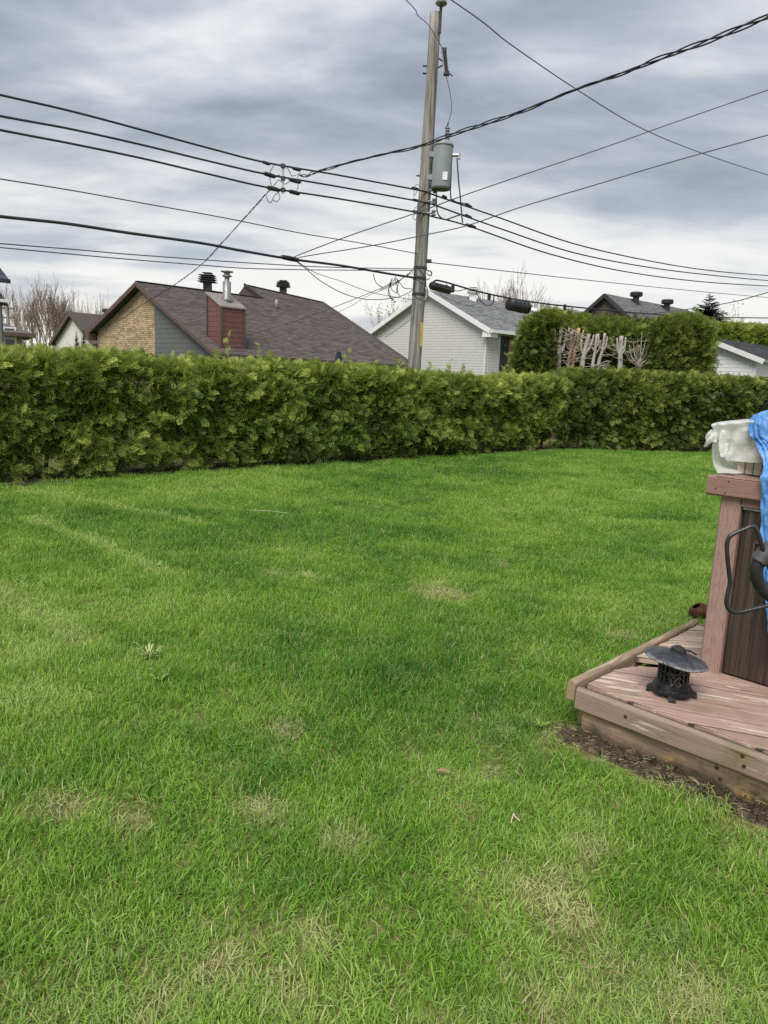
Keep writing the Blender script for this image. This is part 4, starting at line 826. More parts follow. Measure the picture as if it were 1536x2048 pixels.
for i, (px, pyt, pxb, w_, mt_, sd_) in enumerate([(1122, 655, 1117, 12, 'bark_bleached', 1), (1142, 662, 1135, 10, 'bark_cedar', 2), (1158, 656, 1144, 12, 'bark_ochre', 3), (1178, 668, 1163, 13, 'bark_bleached', 4), (1194, 668, 1184, 9, 'bark_bleached', 5), (1210, 666, 1195, 10, 'bark_bleached', 6), (1243, 672, 1240, 14, 'bark_bleached', 7), (1278, 690, 1276, 9, 'bark_cedar', 8)]):
    R_ = random.Random(sd_); dep = 21.75+.08*(i % 3); top = yp(px, pyt, dep); mid = yp(pxb, 740, dep); base = V(mid[0]+(mid[0]-top[0])*.4, dep, 0); r0 = w_/FPX*dep/2*.74
    tr = MB().tube(bez([base, mid, mid+(top-mid)*.5+V(R_.uniform(-.04, .04), 0, 0), top], 4), np.linspace(r0*1.15, r0*.75, 13), 8).build('trunk', mt_, th, smooth=True)
    for k in range(4):                  # sawn forks
        p = mid+(top-mid)*R_.uniform(.35, .6); s_ = (-1, 1)[k % 2]; q = p+V(s_*R_.uniform(.06, .24), R_.uniform(-.1, .1), (top[2]-p[2])*R_.uniform(.7, 1.05)); MB().tube(bez([p, p+(q-p)*.4+V(s_*.06, 0, 0), q], 4), np.linspace(r0*.6, r0*.34, 9), 6).build('limb', mt_, tr, smooth=True)
    for k in range(8):                  # dead side branches
        p = mid+(top-mid)*R_.uniform(-.1, .85); s_ = R_.choice((-1, 1)); L = R_.uniform(.3, .85); q = p+V(s_*L, R_.uniform(-.25, .1), L*R_.uniform(.0, .55))
        mm = MB(); crv = bez([p, p+(q-p)*.5-UZ*.05*L, q], 4); mm.tube(crv, np.linspace(r0*.16, .005, 9), 4)
        for _ in range(2): j = R_.randint(3, 7); e = crv[j]+V(s_*R_.uniform(.08, .25), R_.uniform(-.1, .1), R_.uniform(-.1, .25)); mm.tube([crv[j], (crv[j]+e)/2+UZ*.02, e], [.009, .007, .004], 3)
        mm.build('branch', R_.choice(('bark_bleached', 'bark_bleached', 'bark_cedar')), tr)
for k in range(9):                       # the bushy dead tangle right of the last trunk
    p = yp(1277, 735, 21.6)+V(random.uniform(-.1, .1), 0, 0); q = yp(1250+k*8.5, 668+abs(k-4)*9+random.uniform(-6, 6), 21.45+.05*(k % 3)); MB().tube(bez([p, (p+q)/2+V((q[0]-p[0])*.18, 0, -.05), q], 5), np.linspace(.026, .007, 11), 5).build('branch', 'bark_bleached' if k % 3 else 'bark_cedar', th, smooth=True)
lh_ = thing('low_cedar_hedge', yp(1480, 700, 33)*V(1, 1, 0), 'yellow green cedar hedge behind the white shed at far right', 'hedge')
mass(1395, 1600, [(1395, 656), (1440, 660), (1536, 666), (1600, 668)], 0, 32.5, 33.6, 2000, .34, spray_c, lh_, size=.26)

# neighbour's closed parasol, only its tip shows
p = yp(677, 705, 21.5); um = thing('closed_parasol', p*V(1, 1, 0), 'tip of a closed navy parasol behind the hedge', 'parasol')
MB().tube([p*V(1, 1, 0), V(p[0], p[1], 2.0)], .02, 8).build('pole', 'trim_dark', um)
MB().lathe([(.10, 1.0), (.13, 1.3), (.095, p[2]-.18), (.055, p[2]-.02), (.06, p[2]), (.01, p[2]+.02)], 10, o=V(p[0], p[1], 0), wob=lambda q, j: 1+.18*math.cos(5*q)).build('canopy', 'umbrella_navy', um)

# ------------------------------------------------------------------ utility pole and everything on it
PB = yp(829, 725, 15.6); PT = yp(871.5, 27, 15.75); PA = PB+(PB-PT)*(PB[2]/(PT[2]-PB[2])); PA[2] = 0
def pol(z): return PA+(PT-PA)*(z/PT[2])
PBx = pol(2)                         # the wire line runs over the pole along E1
PN = E2
def wl_(px, py): return hit(px, py, PBx, PN)           # a pixel onto the vertical plane of the pole line
pole = thing('utility_pole', PA, 'weathered grey wooden utility pole carrying a transformer behind the hedge', 'utility pole')
m = MB(); n = 22; pts = [pol(PT[2]*i/n) for i in range(n+1)]
rad = [.150-.040*i/n for i in range(n+1)]; m.tube(pts, rad, 18); sft = m.build('shaft', 'pole_wood', pole, smooth=True)
sft.data.polygons[len(sft.data.polygons)-1].use_smooth = False
def pz(py, px=845): return hit(px, py, pol(5), V(0, 1, 0))[2]
# top pin and insulator
q0 = yp(879, 64, 15.62); q1 = yp(882.5, 10, 15.62); MB().box((q0+q1)/2, (.028, .02, (q1[2]-q0[2])/2+.02)).build('insulator_pin', 'trim_dark', pole)
ins = MB(); ins.lathe([(.03, -.02), (.095, .0), (.115, .02), (.115, .04), (.06, .07), (.055, .09), (.10, .10), (.105, .13), (.06, .18), (.06, .22), (.03, .25)], 18, o=q1); ins.build('insulator', 'porcelain', pole, smooth=True)
ptag = yp(843, 669, 15.42); MB().box(ptag, (.03, .012, .24)).build('marker_plate', 'yellow_plate', pole)
for py in (352, 130, 145): z = pz(py); c = pol(z); MB().tube([c+V(-.19, -.02, 0), c+V(.02, 0, 0)], .016, 6).build('bolt', 'trim_dark', pole)
for py in (537, 558, 590): z = pz(py); MB().lathe([(.138, -.03), (.142, -.025), (.142, .025), (.138, .03)], 18, o=pol(z)).build('strap', 'trim_dark', pole)
for py in (383, 405, 428):                                  # spool brackets for the three secondaries
    z = pz(py); c = pol(z); g_ = MB().tube([c+V(.08, -.10, 0), c+V(.20, -.13, 0)], .02, 6).build('bracket', 'galvanised', pole)
    MB().lathe([(.045, -.05), (.045, -.02), (.025, -.01), (.025, .01), (.045, .02), (.045, .05)], 10, o=c+V(.20, -.13, 0)).build('spool', 'porcelain', g_, smooth=True)
z = pz(523); c = pol(z); MB().box(c+V(.15, -.05, 0), (.07, .03, .035)).build('bracket', 'trim_dark', pole)
gw_ = [yp(836, 405, 15.45), yp(833, 440, 15.45), yp(832, 480, 15.45), yp(829.5, 520, 15.45), yp(828, 560, 15.45)]; MB().tube(bez(gw_, 8), .009, 5).build('ground_wire', 'wire_grey', pole)

# transformer
TX = yp(884, 330, 15.45); tz0 = yp(884, 378, 15.45)[2]; tz1 = yp(884, 287, 15.45)[2]; tr_ = thing('transformer', V(TX[0], TX[1], tz0), 'grey cylindrical transformer hanging on the right side of the pole', 'transformer')
TR = .195; LX = V((PT-PA)[0]/PT[2], 0, 1); to = V(TX[0], TX[1], tz0); hh = tz1-tz0; AX = [V(1, 0, -LX[0]), V(0, 1, 0), LX]
MB().lathe([(TR*.97, 0), (TR, .03), (TR, hh-.08), (TR*1.0, hh-.06)], 30, A=AX, o=to).build('tank', 'tank_grey', tr_, smooth=True)
MB().lathe([(TR*.95, -.012), (TR*.955, .004)], 30, A=AX, o=to).build('tank_bottom', 'tank_base', tr_)
MB().lathe([(TR*1.045, hh-.065), (TR*1.045, hh-.035), (TR*1.0, hh-.015), (TR*.8, hh+.03), (TR*.4, hh+.06), (.02, hh+.07)], 30, A=AX, o=to).build('lid', 'tank_grey', tr_, smooth=True)
bt = to+AX[2]*(hh+.06)+V(.06, 0, 0); prof = [(.055, -.05), (.05, 0)]
for i in range(5): prof += [(.028, .01+i*.048), (.052, .022+i*.048), (.052, .034+i*.048), (.028, .044+i*.048)]
MB().lathe(prof+[(.018, .27), (.018, .33)], 14, o=bt).build('bushing', 'porcelain', tr_, smooth=True)
MB().box(to+V(.06, -TR+.004, .20), (.048, .008, .075), AX).build('rating_plate', 'trim_white', tr_)
for z in (.2, hh-.22): MB().box(to+AX[2]*z+V(-TR-.02, -.02, 0), (.06, .05, .05), AX).build('hanger', 'tank_grey', tr_)
lug = MB().tube([to+V(TR-.02, -.03, hh-.22), to+V(TR+.13, -.05, hh-.215)], .032, 8).build('terminal', 'galvanised', tr_)
MB().box(to+V(TR+.14, -.05, hh-.24), (.025, .03, .05)).build('lug', 'galvanised', lug)
def px_tube(name, pix, dep, r_, mat, parent, n=8, sides=5):
    P = [yp(x, y, dep[i] if isinstance(dep, list) else dep) for i, (x, y) in enumerate(pix)]; return MB().tube(bez(P, n), r_, sides).build(name, mat, parent, smooth=True)
px_tube('lead', [(914, 316), (917, 360), (921, 400), (925, 446)], 15.35, .014, 'wire_black', tr_)
px_tube('lead', [(903, 318), (902, 350), (901, 385), (904, 400), (920, 406), (938, 408)], 15.38, .014, 'wire_black', tr_)
px_tube('lead', [(873, 384), (873, 410), (877, 430), (890, 439), (905, 435), (920, 430), (932, 431)], 15.38, .014, 'wire_black', tr_)
# fused cutout
fc = yp(891, 124, 15.4); fco = thing('fuse_cutout', fc, 'ribbed fuse cutout on a bracket near the pole top', 'fuse cutout')
ftop, fbot = yp(888, 101, 15.4), yp(893, 147, 15.4); fx = nrm(ftop-fbot); fl_ = np.linalg.norm(ftop-fbot); fy = nrm(np.cross(fx, V(1, 0, 0))); fz = np.cross(fx, fy); prof = [(.02, 0)]
for i in range(11): prof += [(.030, .01+i*fl_/11.3), (.048, .018+i*fl_/11.3), (.048, .026+i*fl_/11.3), (.030, .034+i*fl_/11.3)]
MB().lathe(prof, 12, A=[fy, fz, fx], o=fbot).build('ribbed_body', 'dark_polymer', fco, smooth=True)
MB().tube([fbot+V(-.045, -.04, 0), ftop+V(-.045, -.04, 0)], .014, 6).build('fuse_tube', 'galvanised', fco)
MB().box(ftop, (.05, .05, .035)).build('top_clip', 'trim_dark', fco); MB().box(fbot, (.055, .05, .03)).build('bottom_clip', 'trim_dark', fco); MB().tube([fbot+V(.03, 0, 0), fbot+V(.08, 0, -.01), fbot+V(.12, 0, -.05)], .012, 6).build('hook', 'trim_dark', fco)
px_tube('bracket_arm', [(876, 116), (883, 121), (889, 126)], 15.5, .016, 'trim_dark', fco, 3); px_tube('bracket_arm', [(875, 136), (883, 132), (889, 130)], 15.5, .016, 'trim_dark', fco, 3)
px_tube('jumper', [(892, 150), (899, 180), (903, 210), (900, 235), (892, 255)], 15.42, .007, 'wire_grey', fco)

# wires: each its own thing
def wire(name, P, r_, label, mat='wire_black', cat='wire', group=None, n=10, sides=5):
    pts = bez(P, n); o = MB().tube(pts, r_ if np.isscalar(r_) else np.interp(np.linspace(0, 1, len(pts)), np.linspace(0, 1, len(r_)), r_), sides).build(name, mat, None, smooth=True)
    return tag(o, label, cat, group)
def conn(parent, P, Q, r_=.03): MB().tube([P+(Q-P)*f_ for f_ in (0, .15, .5, .85, 1)], [r_*.35, r_, r_*1.1, r_, r_*.35], 8).build('connector', 'black_rubber', parent, smooth=True)
def plan(pix):
    P = [wl_(*q) for q in pix]                             # spans go on past the edge of the picture
    if pix[-1][0] >= 1600: P.append(P[-1]+nrm(P[-1]-P[-2])*14)
    if pix[0][0] <= -200: P.insert(0, P[0]+nrm(P[0]-P[1])*14)
    return P
W1 = [(-260, 130), (0, 190), (140, 222), (280, 259), (420, 297), (535, 326), (680, 351), (835, 378), (868, 386), (1000, 436), (1150, 488), (1300, 522), (1420, 541), (1536, 551), (1640, 556)]
W2 = [(-260, 178), (0, 232), (140, 258), (280, 289), (420, 323), (535, 349), (680, 374), (835, 400), (868, 406), (1000, 457), (1150, 506), (1300, 535), (1420, 550), (1536, 561), (1640, 566)]
W3 = [(-260, 205), (0, 260), (140, 287), (280, 316), (420, 349), (535, 375), (680, 398), (835, 423), (868, 430), (940, 453), (1100, 508), (1250, 543), (1400, 563), (1536, 572), (1640, 577)]
wires = []
for i, (pix, nm) in enumerate(((W1, 'top'), (W2, 'middle'), (W3, 'bottom'))):
    P = plan(pix); k = [yp(*pix[j], 15.35) for j in (7, 8)]; P[8], P[9] = pol(k[0][2])+V(-.04, -.17, 0), pol(k[1][2])+V(.18, -.17, 0)
    o = wire('power_line', P, .0165, '%s of the three thick black power lines on the pole' % nm, cat='power line', group='three secondary power lines'); wires.append(o)
for o, a, c in [(wires[0], (524, 323), (540, 329)), (wires[0], (584, 336), (602, 341)), (wires[1], (526, 346), (552, 354)), (wires[1], (577, 358), (602, 365)), (wires[2], (532, 374), (560, 381)), (wires[2], (577, 382), (600, 388)),
                (wires[0], (823, 375), (838, 379)), (wires[1], (824, 399), (838, 402)), (wires[2], (824, 422), (840, 426)), (wires[0], (884, 391), (894, 396)), (wires[0], (900, 399), (912, 405)), (wires[0], (930, 408), (944, 414)), (wires[1], (930, 429), (944, 436)), (wires[2], (930, 449), (952, 455))]:
    conn(o, wl_(*a), wl_(*c), .034 if c[0]-a[0] > 18 else .026)
for o, pix in ((wires[0], [(836, 379), (828, 392), (830, 372), (838, 370), (842, 378)]), (wires[1], [(840, 402), (834, 412), (828, 420), (834, 428)]), (wires[2], [(838, 424), (826, 432), (830, 440), (838, 430)])): px_tube('tail', pix, 15.3, .006, 'wire_grey', o)
tap = wl_(806, -8)
wire('primary_line', [V(*(wl_(884, 2)+(-E1)*22+UZ*2.1)), V(*(wl_(884, 2)+(-E1)*10+UZ*.55)), q1+UZ*.2, wl_(1020, 88), wl_(1155, 180), wl_(1280, 255), wl_(1400, 305), wl_(1536, 350), wl_(1640, 378), wl_(1640, 378)+nrm(wl_(1640, 378)-wl_(1536, 350))*14], .0125, 'thin primary wire running from the pole top insulator down to the right', 'wire_grey', 'power line')
pr_ = q1+UZ*.2; pl_ = pr_-E1*3.4+UZ*.10; wire('tap_wire', [pl_, wl_(812, 0), wl_(835, 30), yp(858, 52, 15.3), ftop], .008, 'thin tap wire slanting from upper left to the fuse cutout', 'wire_grey')
T1 = [(-260, 402), (0, 433), (130, 447), (250, 465), (400, 486), (480, 501), (580, 518), (680, 531), (780, 548), (832, 556)]
tel = wire('telephone_cable', plan(T1), .0225, 'thick black telephone cable sagging from the left to the pole', cat='cable'); 
T2 = [(862, 574), (868, 563), (885, 563), (960, 584), (1040, 600), (1130, 612), (1300, 628), (1420, 634), (1536, 636), (1640, 637)]
telr = wire('telephone_cable', plan(T2), .020, 'black telephone cable running right from the pole past two splice cases', cat='cable')
for x0, y0, x1, y1 in [(560, 513, 600, 521)]: conn(tel, wl_(x0, y0), wl_(x1, y1), .04)
for q in ((906, 572), (979, 588), (1130, 610)): MB().box(wl_(*q)-UZ*.06, (.035, .03, .075)).build('clamp', 'black_rubber', telr)
px_tube('loop', [(905, 575), (912, 582), (925, 580), (936, 577)], 17.6, .010, 'wire_black', telr); px_tube('loop', [(952, 583), (960, 600), (970, 609), (982, 610), (987, 602), (987, 590)], 18.6, .012, 'wire_black', telr)
px_tube('loop', [(985, 612), (998, 618), (1012, 616)], 19.5, .006, 'wire_black', telr); px_tube('loop', [(880, 590), (915, 605), (935, 611), (960, 607)], 17.4, .006, 'wire_grey', telr)
wire('steel_strand', plan([(-260, 318), (0, 358), (150, 382), (300, 409), (450, 436), (600, 466), (720, 486), (837, 508)]), .009, 'thin grey wire crossing the sky above the telephone cable at left', 'wire_grey')
wire('steel_strand', plan([(852, 524), (1000, 541), (1200, 563), (1400, 583), (1536, 595), (1640, 603)]), .010, 'thin grey wire right of the pole just above the roofs', 'wire_grey')
wire('phone_wire', plan([(-260, 463), (0, 487), (150, 499), (250, 508), (400, 519), (500, 526), (650, 534), (832, 538)]), .0085, 'upper of two thin parallel phone wires below the telephone cable', 'wire_grey')
wire('phone_wire', plan([(-260, 470), (0, 495), (150, 509), (250, 518), (400, 530), (500, 537), (650, 540), (832, 541)]), .0085, 'lower of two thin parallel phone wires below the telephone cable', 'wire_grey')
def drop(pix, d0, d1, ext=None):
    L = np.linspace(0, 1, len(pix)); P = [yp(x, y, d0+(d1-d0)*L[i]) for i, (x, y) in enumerate(pix)]
    return P+[P[-1]+nrm(P[-1]-P[-2])*5] if pix[-1][0] >= 1600 else P
def twisted(name, P, r_, sep, pitch, label, strands=3, mat='wire_black'):
    c = bez(P, 26); s_ = np.concatenate([[0], np.cumsum(np.linalg.norm(np.diff(c, axis=0), axis=1))]); k = int(s_[-1]/.05); q = np.stack([np.interp(np.linspace(0, s_[-1], k), s_, c[:, j]) for j in range(3)], 1); s_ = np.linspace(0, s_[-1], k)
    t = np.gradient(q, axis=0); t /= np.linalg.norm(t, axis=1)[:, None]; n_ = np.cross(t, UZ); n_ /= np.linalg.norm(n_, axis=1)[:, None]; bb = np.cross(t, n_)
    o = thing(name, q[0], label, 'service drop')
    for i in range(strands):
        ph = s_/pitch*6.283+i*6.283/strands+.8*np.sin(s_*.9); sp_ = sep*(.75+.5*np.sin(s_*1.7+i)); MB().tube(q+(n_*np.cos(ph)[:, None]+bb*np.sin(ph)[:, None])*sp_[:, None], r_, 4).build('conductor', mat, o, smooth=True)
    return o
dz0 = wl_(600, 348)[1]
twisted('service_drop', drop([(597, 348), (612, 352), (640, 341), (700, 325), (770, 308), (845, 290), (920, 264), (1000, 238), (1080, 208), (1150, 180), (1220, 155), (1300, 125), (1420, 80), (1536, 32), (1660, -20)], dz0, 6.6), .0080, .019, 1.15, 'thick twisted black service drop rising across the sky to the upper right')
ee = hit(192, 664, hb(-.6, 0, 0), a1)
twisted('service_drop', drop([(552, 375), (535, 385), (500, 424), (440, 490), (405, 527), (360, 562), (320, 588), (280, 612), (240, 640), (195, 660)], wl_(560, 380)[1], 33.2), .010, .012, 1.4, 'twisted service drop sloping down left to the brick house eave', 2)
wire('phone_drop', drop([(586, 516), (600, 509), (700, 471), (835, 425), (930, 390), (1040, 352), (1200, 298), (1340, 248), (1536, 180), (1640, 142)], wl_(586, 516)[1], 7.5), [.009, .008, .0055, .005], 'upper of two thin wires rising right from the telephone cable', 'wire_grey')
wire('phone_drop', drop([(588, 518), (620, 511), (740, 492), (850, 470), (935, 451), (1040, 415), (1200, 367), (1340, 325), (1536, 270), (1640, 240)], wl_(588, 518)[1], 7.5), [.009, .008, .0065, .006], 'lower of two thin wires rising right from the telephone cable', 'wire_grey')
wire('phone_drop', drop([(590, 521), (610, 536), (640, 561), (680, 584), (720, 597), (760, 599), (800, 593), (826, 580)], wl_(588, 518)[1], 15.3), .008, 'slack wire looping from the telephone cable back to the pole', 'wire_grey')
wire('phone_drop', drop([(592, 521), (630, 545), (680, 562), (740, 584), (790, 594), (826, 600)], wl_(588, 518)[1], 15.3), .006, 'thin slack wire just above the looping wire left of the pole', 'wire_grey')
wire('phone_drop', drop([(826, 540), (800, 560), (775, 571), (674, 612), (579, 646), (485, 672), (420, 688)], 15.3, 31), .010, 'wire sloping down left from the pole across the brown roof', 'wire_grey')
wire('phone_drop', drop([(810, 552), (785, 572), (735, 592), (690, 618), (600, 655), (540, 678)], 15.3, 31), .007, 'fainter wire sloping down left below the one across the brown roof', 'wire_grey')
wire('phone_drop', drop([(828, 632), (800, 655), (770, 675)], 15.3, 18.5), .006, 'thin wire slanting off the pole before the white gable', 'wire_grey')
wire('far_wire', [yp(1300, 628, 38), yp(1400, 615, 36), yp(1470, 603, 34), yp(1536, 585, 32), yp(1640, 560, 30)], .022, 'far wire rising to the right past the spruce', 'wire_grey')
# coil of slack wire left of the pole
coil = thing('wire_coil', wl_(790, 575), 'tangled loops of slack wire hanging left of the pole', 'wire coil')
for pix in ([(746, 547), (752, 565), (765, 574), (778, 568), (785, 556)], [(785, 556), (778, 575), (780, 590), (786, 600)], [(790, 560), (795, 575), (794, 585), (784, 580), (782, 568), (790, 558)], [(788, 556), (800, 566), (808, 576), (826, 578)], [(782, 566), (776, 585), (783, 598), (790, 604)], [(826, 545), (806, 556), (790, 567), (760, 580)], [(790, 553), (797, 564), (793, 580), (800, 592)]): px_tube('loop', pix, 15.2, .0075, 'wire_black', coil)
for pix in ([(830, 548), (840, 556), (852, 560), (860, 556)], [(853, 540), (862, 544), (862, 552), (855, 548)], [(832, 558), (842, 566), (852, 572), (856, 588), (850, 598)], [(830, 566), (828, 580), (832, 594), (842, 600)], [(836, 538), (846, 548), (852, 566), (848, 584)]): px_tube('loop', pix, 15.38, .010, 'wire_black', pole)
px_tube('loop', [(855, 550), (862, 552), (864, 545), (858, 541), (854, 547)], 15.4, .005, 'wire_grey', pole); px_tube('drain_pipe', [(852, 575), (854, 590), (849, 602)], 15.4, .03, 'galvanised', pole, 4, 8)
# vertical spacer that carries the three lines and its taps
sa, sb_ = wl_(566, 327), wl_(566, 387); spc = thing('line_spacer', sb_, 'small upright grey spacer joining the three power lines mid span', 'spacer')
MB().box((sa+sb_)/2, (.017, .017, (sa[2]-sb_[2])/2)).build('bar', 'galvanised', spc)
for q in ((566, 332), (566, 357), (566, 380)): MB().box(wl_(*q), (.035, .035, .03)).build('clip', 'trim_dark', spc)
for pix in ([(548, 331), (541, 342), (540, 360), (543, 372)], [(573, 333), (580, 345), (584, 352), (592, 350)], [(596, 350), (595, 360), (596, 374), (593, 381)], [(560, 350), (548, 352), (541, 355)], [(532, 390), (536, 402), (542, 405), (548, 393), (556, 385), (561, 382)], [(556, 383), (560, 395), (554, 403), (546, 400)], [(558, 360), (570, 368), (580, 362)], [(545, 373), (552, 366), (558, 359)]): px_tube('jumper', pix, float(wl_(566, 350)[1]), .0065, 'wire_grey', spc)
# splice cases hung under the cable
def splice(pa, pb_, r_, label, ribs, clamp):
    P, Q = wl_(*pa), wl_(*pb_); x = nrm(Q-P); y = nrm(np.cross(UZ, x)); z = np.cross(x, y); L = np.linalg.norm(Q-P)
    t = thing('splice_case', (P+Q)/2, label, 'splice case'); MB().lathe([(r_*.8, 0), (r_, .03), (r_, L-.03), (r_*.8, L)], 18, A=[y, z, x], o=P).build('case', 'black_rubber', t, smooth=True)
    for i in range(ribs): MB().lathe([(r_*1.02, 0), (r_*1.10, .012), (r_*1.10, .028), (r_*1.02, .04)], 18, A=[y, z, x], o=P+x*(.05+i*(L-.1)/max(1, ribs-1)-.02)).build('rib', 'black_rubber', t)
    for q in clamp: MB().box(wl_(*q), (.02, .02, .05)).build('hanger', 'trim_dark', t)
splice((862, 571), (900, 581), .085, 'smooth black splice case hanging right beside the pole', 0, [(868, 566), (893, 574)])
splice((1018, 608), (1055, 616), .135, 'ribbed black splice case hanging from the cable right of the white roof', 5, [(1024, 602), (1058, 606)])
# small far pole at left
fp = yp(14, 608, 62); fpo = thing('far_utility_pole', fp*V(1, 1, 0), 'distant small utility pole with crossarms behind the far left house', 'utility pole')
MB().tube([fp*V(1, 1, 0), fp], [.17, .13], 8).build('shaft', 'pole_wood', fpo)
for d_, w_ in ((.35, .55), (1.1, .55)): MB().box(fp-UZ*d_, (w_, .05, .06)).build('crossarm', 'bark_grey', fpo)

# ------------------------------------------------------------------ deck
DZ = .22; deck = thing('deck', dk(.7, 1.4, 0), 'low weathered reddish wooden deck platform at the right', 'deck')
MB().box(dk(.70, 1.55, .09), (.62, 1.45, .085), [D1, D2, UZ]).build('subframe', 'deck_under', deck)
# planks: lower bay runs at a slight slant, the back bay is a little crooked
def clip_line(P, d, poly):
    lo_, hi_ = -9., 9.
    for (n_, c) in poly:
        a = n_ @ d; b0 = c-n_ @ P
        if abs(a) < 1e-9:
            if b0 < 0: return None
        elif a > 0: hi_ = min(hi_, b0/a)
        else: lo_ = max(lo_, b0/a)
    return (lo_, hi_) if hi_-lo_ > .05 else None
dc2 = V(DC[0], DC[1], 0)
region = [(-D1, -(dc2 @ D1)-.045), (D1, dc2 @ D1+1.33), (-D2, -(dc2 @ D2)+.020), (D2, dc2 @ D2+2.9)]
g0 = zp(1251, 1329, DZ)*V(1, 1, 0); gd = axes(-4.0)[0]; gn_ = V(-gd[1], gd[0], 0)
for bay, ang, pw, mats, extra in (('front', -20.5, .112, ('deck_stain',), [(gn_, g0 @ gn_-.012)]), ('back', -5.0, .100, ('deck_bare', 'deck_bare', 'deck_stain'), [(-gn_, -(g0 @ gn_)-.006)])):
    pd = axes(ang)[0]; pn = V(-pd[1], pd[0], 0); cons = region+extra; gap = .0032
    for k in range(-30, 30):
        quad = None; ends = []
        for s_ in (-1, 1):                       # both long edges of the plank, clipped to the bay
            c = clip_line(g0+pn*((k+.5)*pw+s_*(pw/2-gap)), pd, cons)
            ends.append(c)
        if not ends[0] and not ends[1]: continue
        P = g0+pn*(k+.5)*pw
        if not ends[0]: ends[0] = (sum(ends[1])/2-.01, sum(ends[1])/2+.01)
        if not ends[1]: ends[1] = (sum(ends[0])/2-.01, sum(ends[0])/2+.01)
        zt = random.uniform(-.0015, .0015)+(.010 if bay == 'back' else 0); h = pw/2-gap; cc = .006; (a0, e0), (a1q, e1q) = ends
        cen = (min(a0, a1q)+max(e0, e1q))/2; O = P+pd*cen
        lay = [(-.030, 0), (-.006, 0), (0, cc), ]; vs = []
        for (dz_, ins_) in lay:
            for (aa, hh_) in ((a0, -h+ins_), (e0, -h+ins_), (e1q, h-ins_), (a1q, h-ins_)):
                f_ = ins_ if aa in (a0, a1q) else -ins_; vs.append((aa-cen+f_, hh_, dz_+.0015*math.sin(aa*4+k)))
        m = MB(); m.add(vs, [(3, 2, 1, 0)]+[(4*q+i, 4*q+(i+1) % 4, 4*q+4+(i+1) % 4, 4*q+4+i) for q in (0, 1) for i in range(4)]+[(8, 9, 10, 11)])
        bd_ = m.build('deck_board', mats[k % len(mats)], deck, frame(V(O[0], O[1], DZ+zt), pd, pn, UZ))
        for f_ in (.06, .5, .94):
            q = P+pd*(max(a0, a1q)+(min(e0, e1q)-max(a0, a1q))*f_)
            if min(e0, e1q)-max(a0, a1q) > .3: MB().lathe([(.0038, 0), (.0038, .0012)], 8, o=V(q[0], q[1], DZ+zt)).build('screw', 'trim_dark', bd_)
# raised lips: rounded boards on edge along the left and the front
def lip_prof(w_, h_): 
    pr = [(-w_/2, -h_/2), (w_/2, -h_/2), (w_/2, h_/2-w_*.45)]; pr += [(w_/2*math.cos(t), h_/2-w_*.45+w_*.45*math.sin(t)) for t in np.linspace(.35, math.pi-.35, 6)]; return pr+[(-w_/2, h_/2-w_*.45)]
lz = DZ+.032-.05
lf = board('front_lip', dk(-.012, -.02, lz-.024), dk(-.012, 2.9, lz-.024), .040, .098, UZ, 'deck_lip', deck, prof=lip_prof(.040, .098), warp=.0015)
lb = board('side_lip', dk(-.035, -.045, lz+.008), dk(1.37, -.045, lz+.004), .040, .095, UZ, 'deck_lip_old', deck, prof=lip_prof(.040, .095), warp=.002)
for bq, zz in ((.23, 0), (.72, .02), (.73, -.02), (1.35, .015)): MB().lathe([(.008, 0), (.008, .002), (.003, .003)], 10, A=[D2, UZ, -D1], o=dk(-.033, bq, lz-.024+zz)).build('screw', 'rust', lf)
board('edge_strip', dk(.027, .0, DZ-.030), dk(.027, 2.9, DZ-.030), .032, .036, UZ, 'deck_under', deck, warp=.001)
board('front_fascia', dk(.022, .005, .060), dk(.022, 2.9, .060), .140, .036, -D1, 'deck_fascia', deck, warp=.0015)
board('side_fascia', dk(0.03, -.012, .075), dk(1.36, -.012, .075), .14, .03, -D2, 'deck_fascia', deck)
board('back_edge', dk(1.345, -.02, DZ-.03), dk(1.345, 2.9, DZ-.03), .035, .09, UZ, 'deck_lip_old', deck)
for bq, zz in ((.62, .09), (.64, .05), (1.3, .07)): MB().lathe([(.008, 0), (.008, .002), (.003, .003)], 10, A=[D2, UZ, -D1], o=dk(.003, bq, zz)).build('screw', 'rust', deck)

# ------------------------------------------------------------------ hot tub with counter
PL = zp(1397, 1337, DZ); pa_, pb0 = deck_ab(PL[0], PL[1]); PRr = zp(1433, 1351, DZ); _, pb1 = deck_ab(PRr[0], PRr[1])
CT = 1.205
tub = thing('hot_tub', dk(pa_+.8, pb0+1.0, DZ), 'dark brown panelled hot tub with corner post and reddish counter', 'hot tub')
pw_ = pb1-pb0
def bar_uv(name, a0, a1_, b0, b1, z0, z1, mat, parent, c=.006):
    pr = chamfer(b1-b0, a1_-a0, c); m = MB(); n = len(pr); vs = [dk((a0+a1_)/2-t, (b0+b1)/2+w_, z) for z in (z0, z1) for (w_, t) in pr]
    m.add(vs, [tuple(range(n)), tuple(range(n, 2*n))[::-1]]+[(k, (k+1) % n, n+(k+1) % n, n+k) for k in range(n)]); return m.build(name, mat, parent)
bar_uv('post', pa_, pa_+.09, pb0, pb1, DZ, CT-.098, 'composite_post', tub, .008)
bar_uv('cabinet_panel', pa_+.025, pa_+1.5, pb1+.004, pb1+1.9, DZ+.012, CT-.15, 'spa_panel', tub, .012)
bar_uv('side_panel', pa_+.10, pa_+1.5, pb0+.02, pb1+.0, DZ+.012, CT-.15, 'spa_panel', tub, .005)
bar_uv('panel_top_edge', pa_+.015, pa_+.06, pb1+.006, pb1+1.9, CT-.150, CT-.138, 'galvanised', tub, .003)
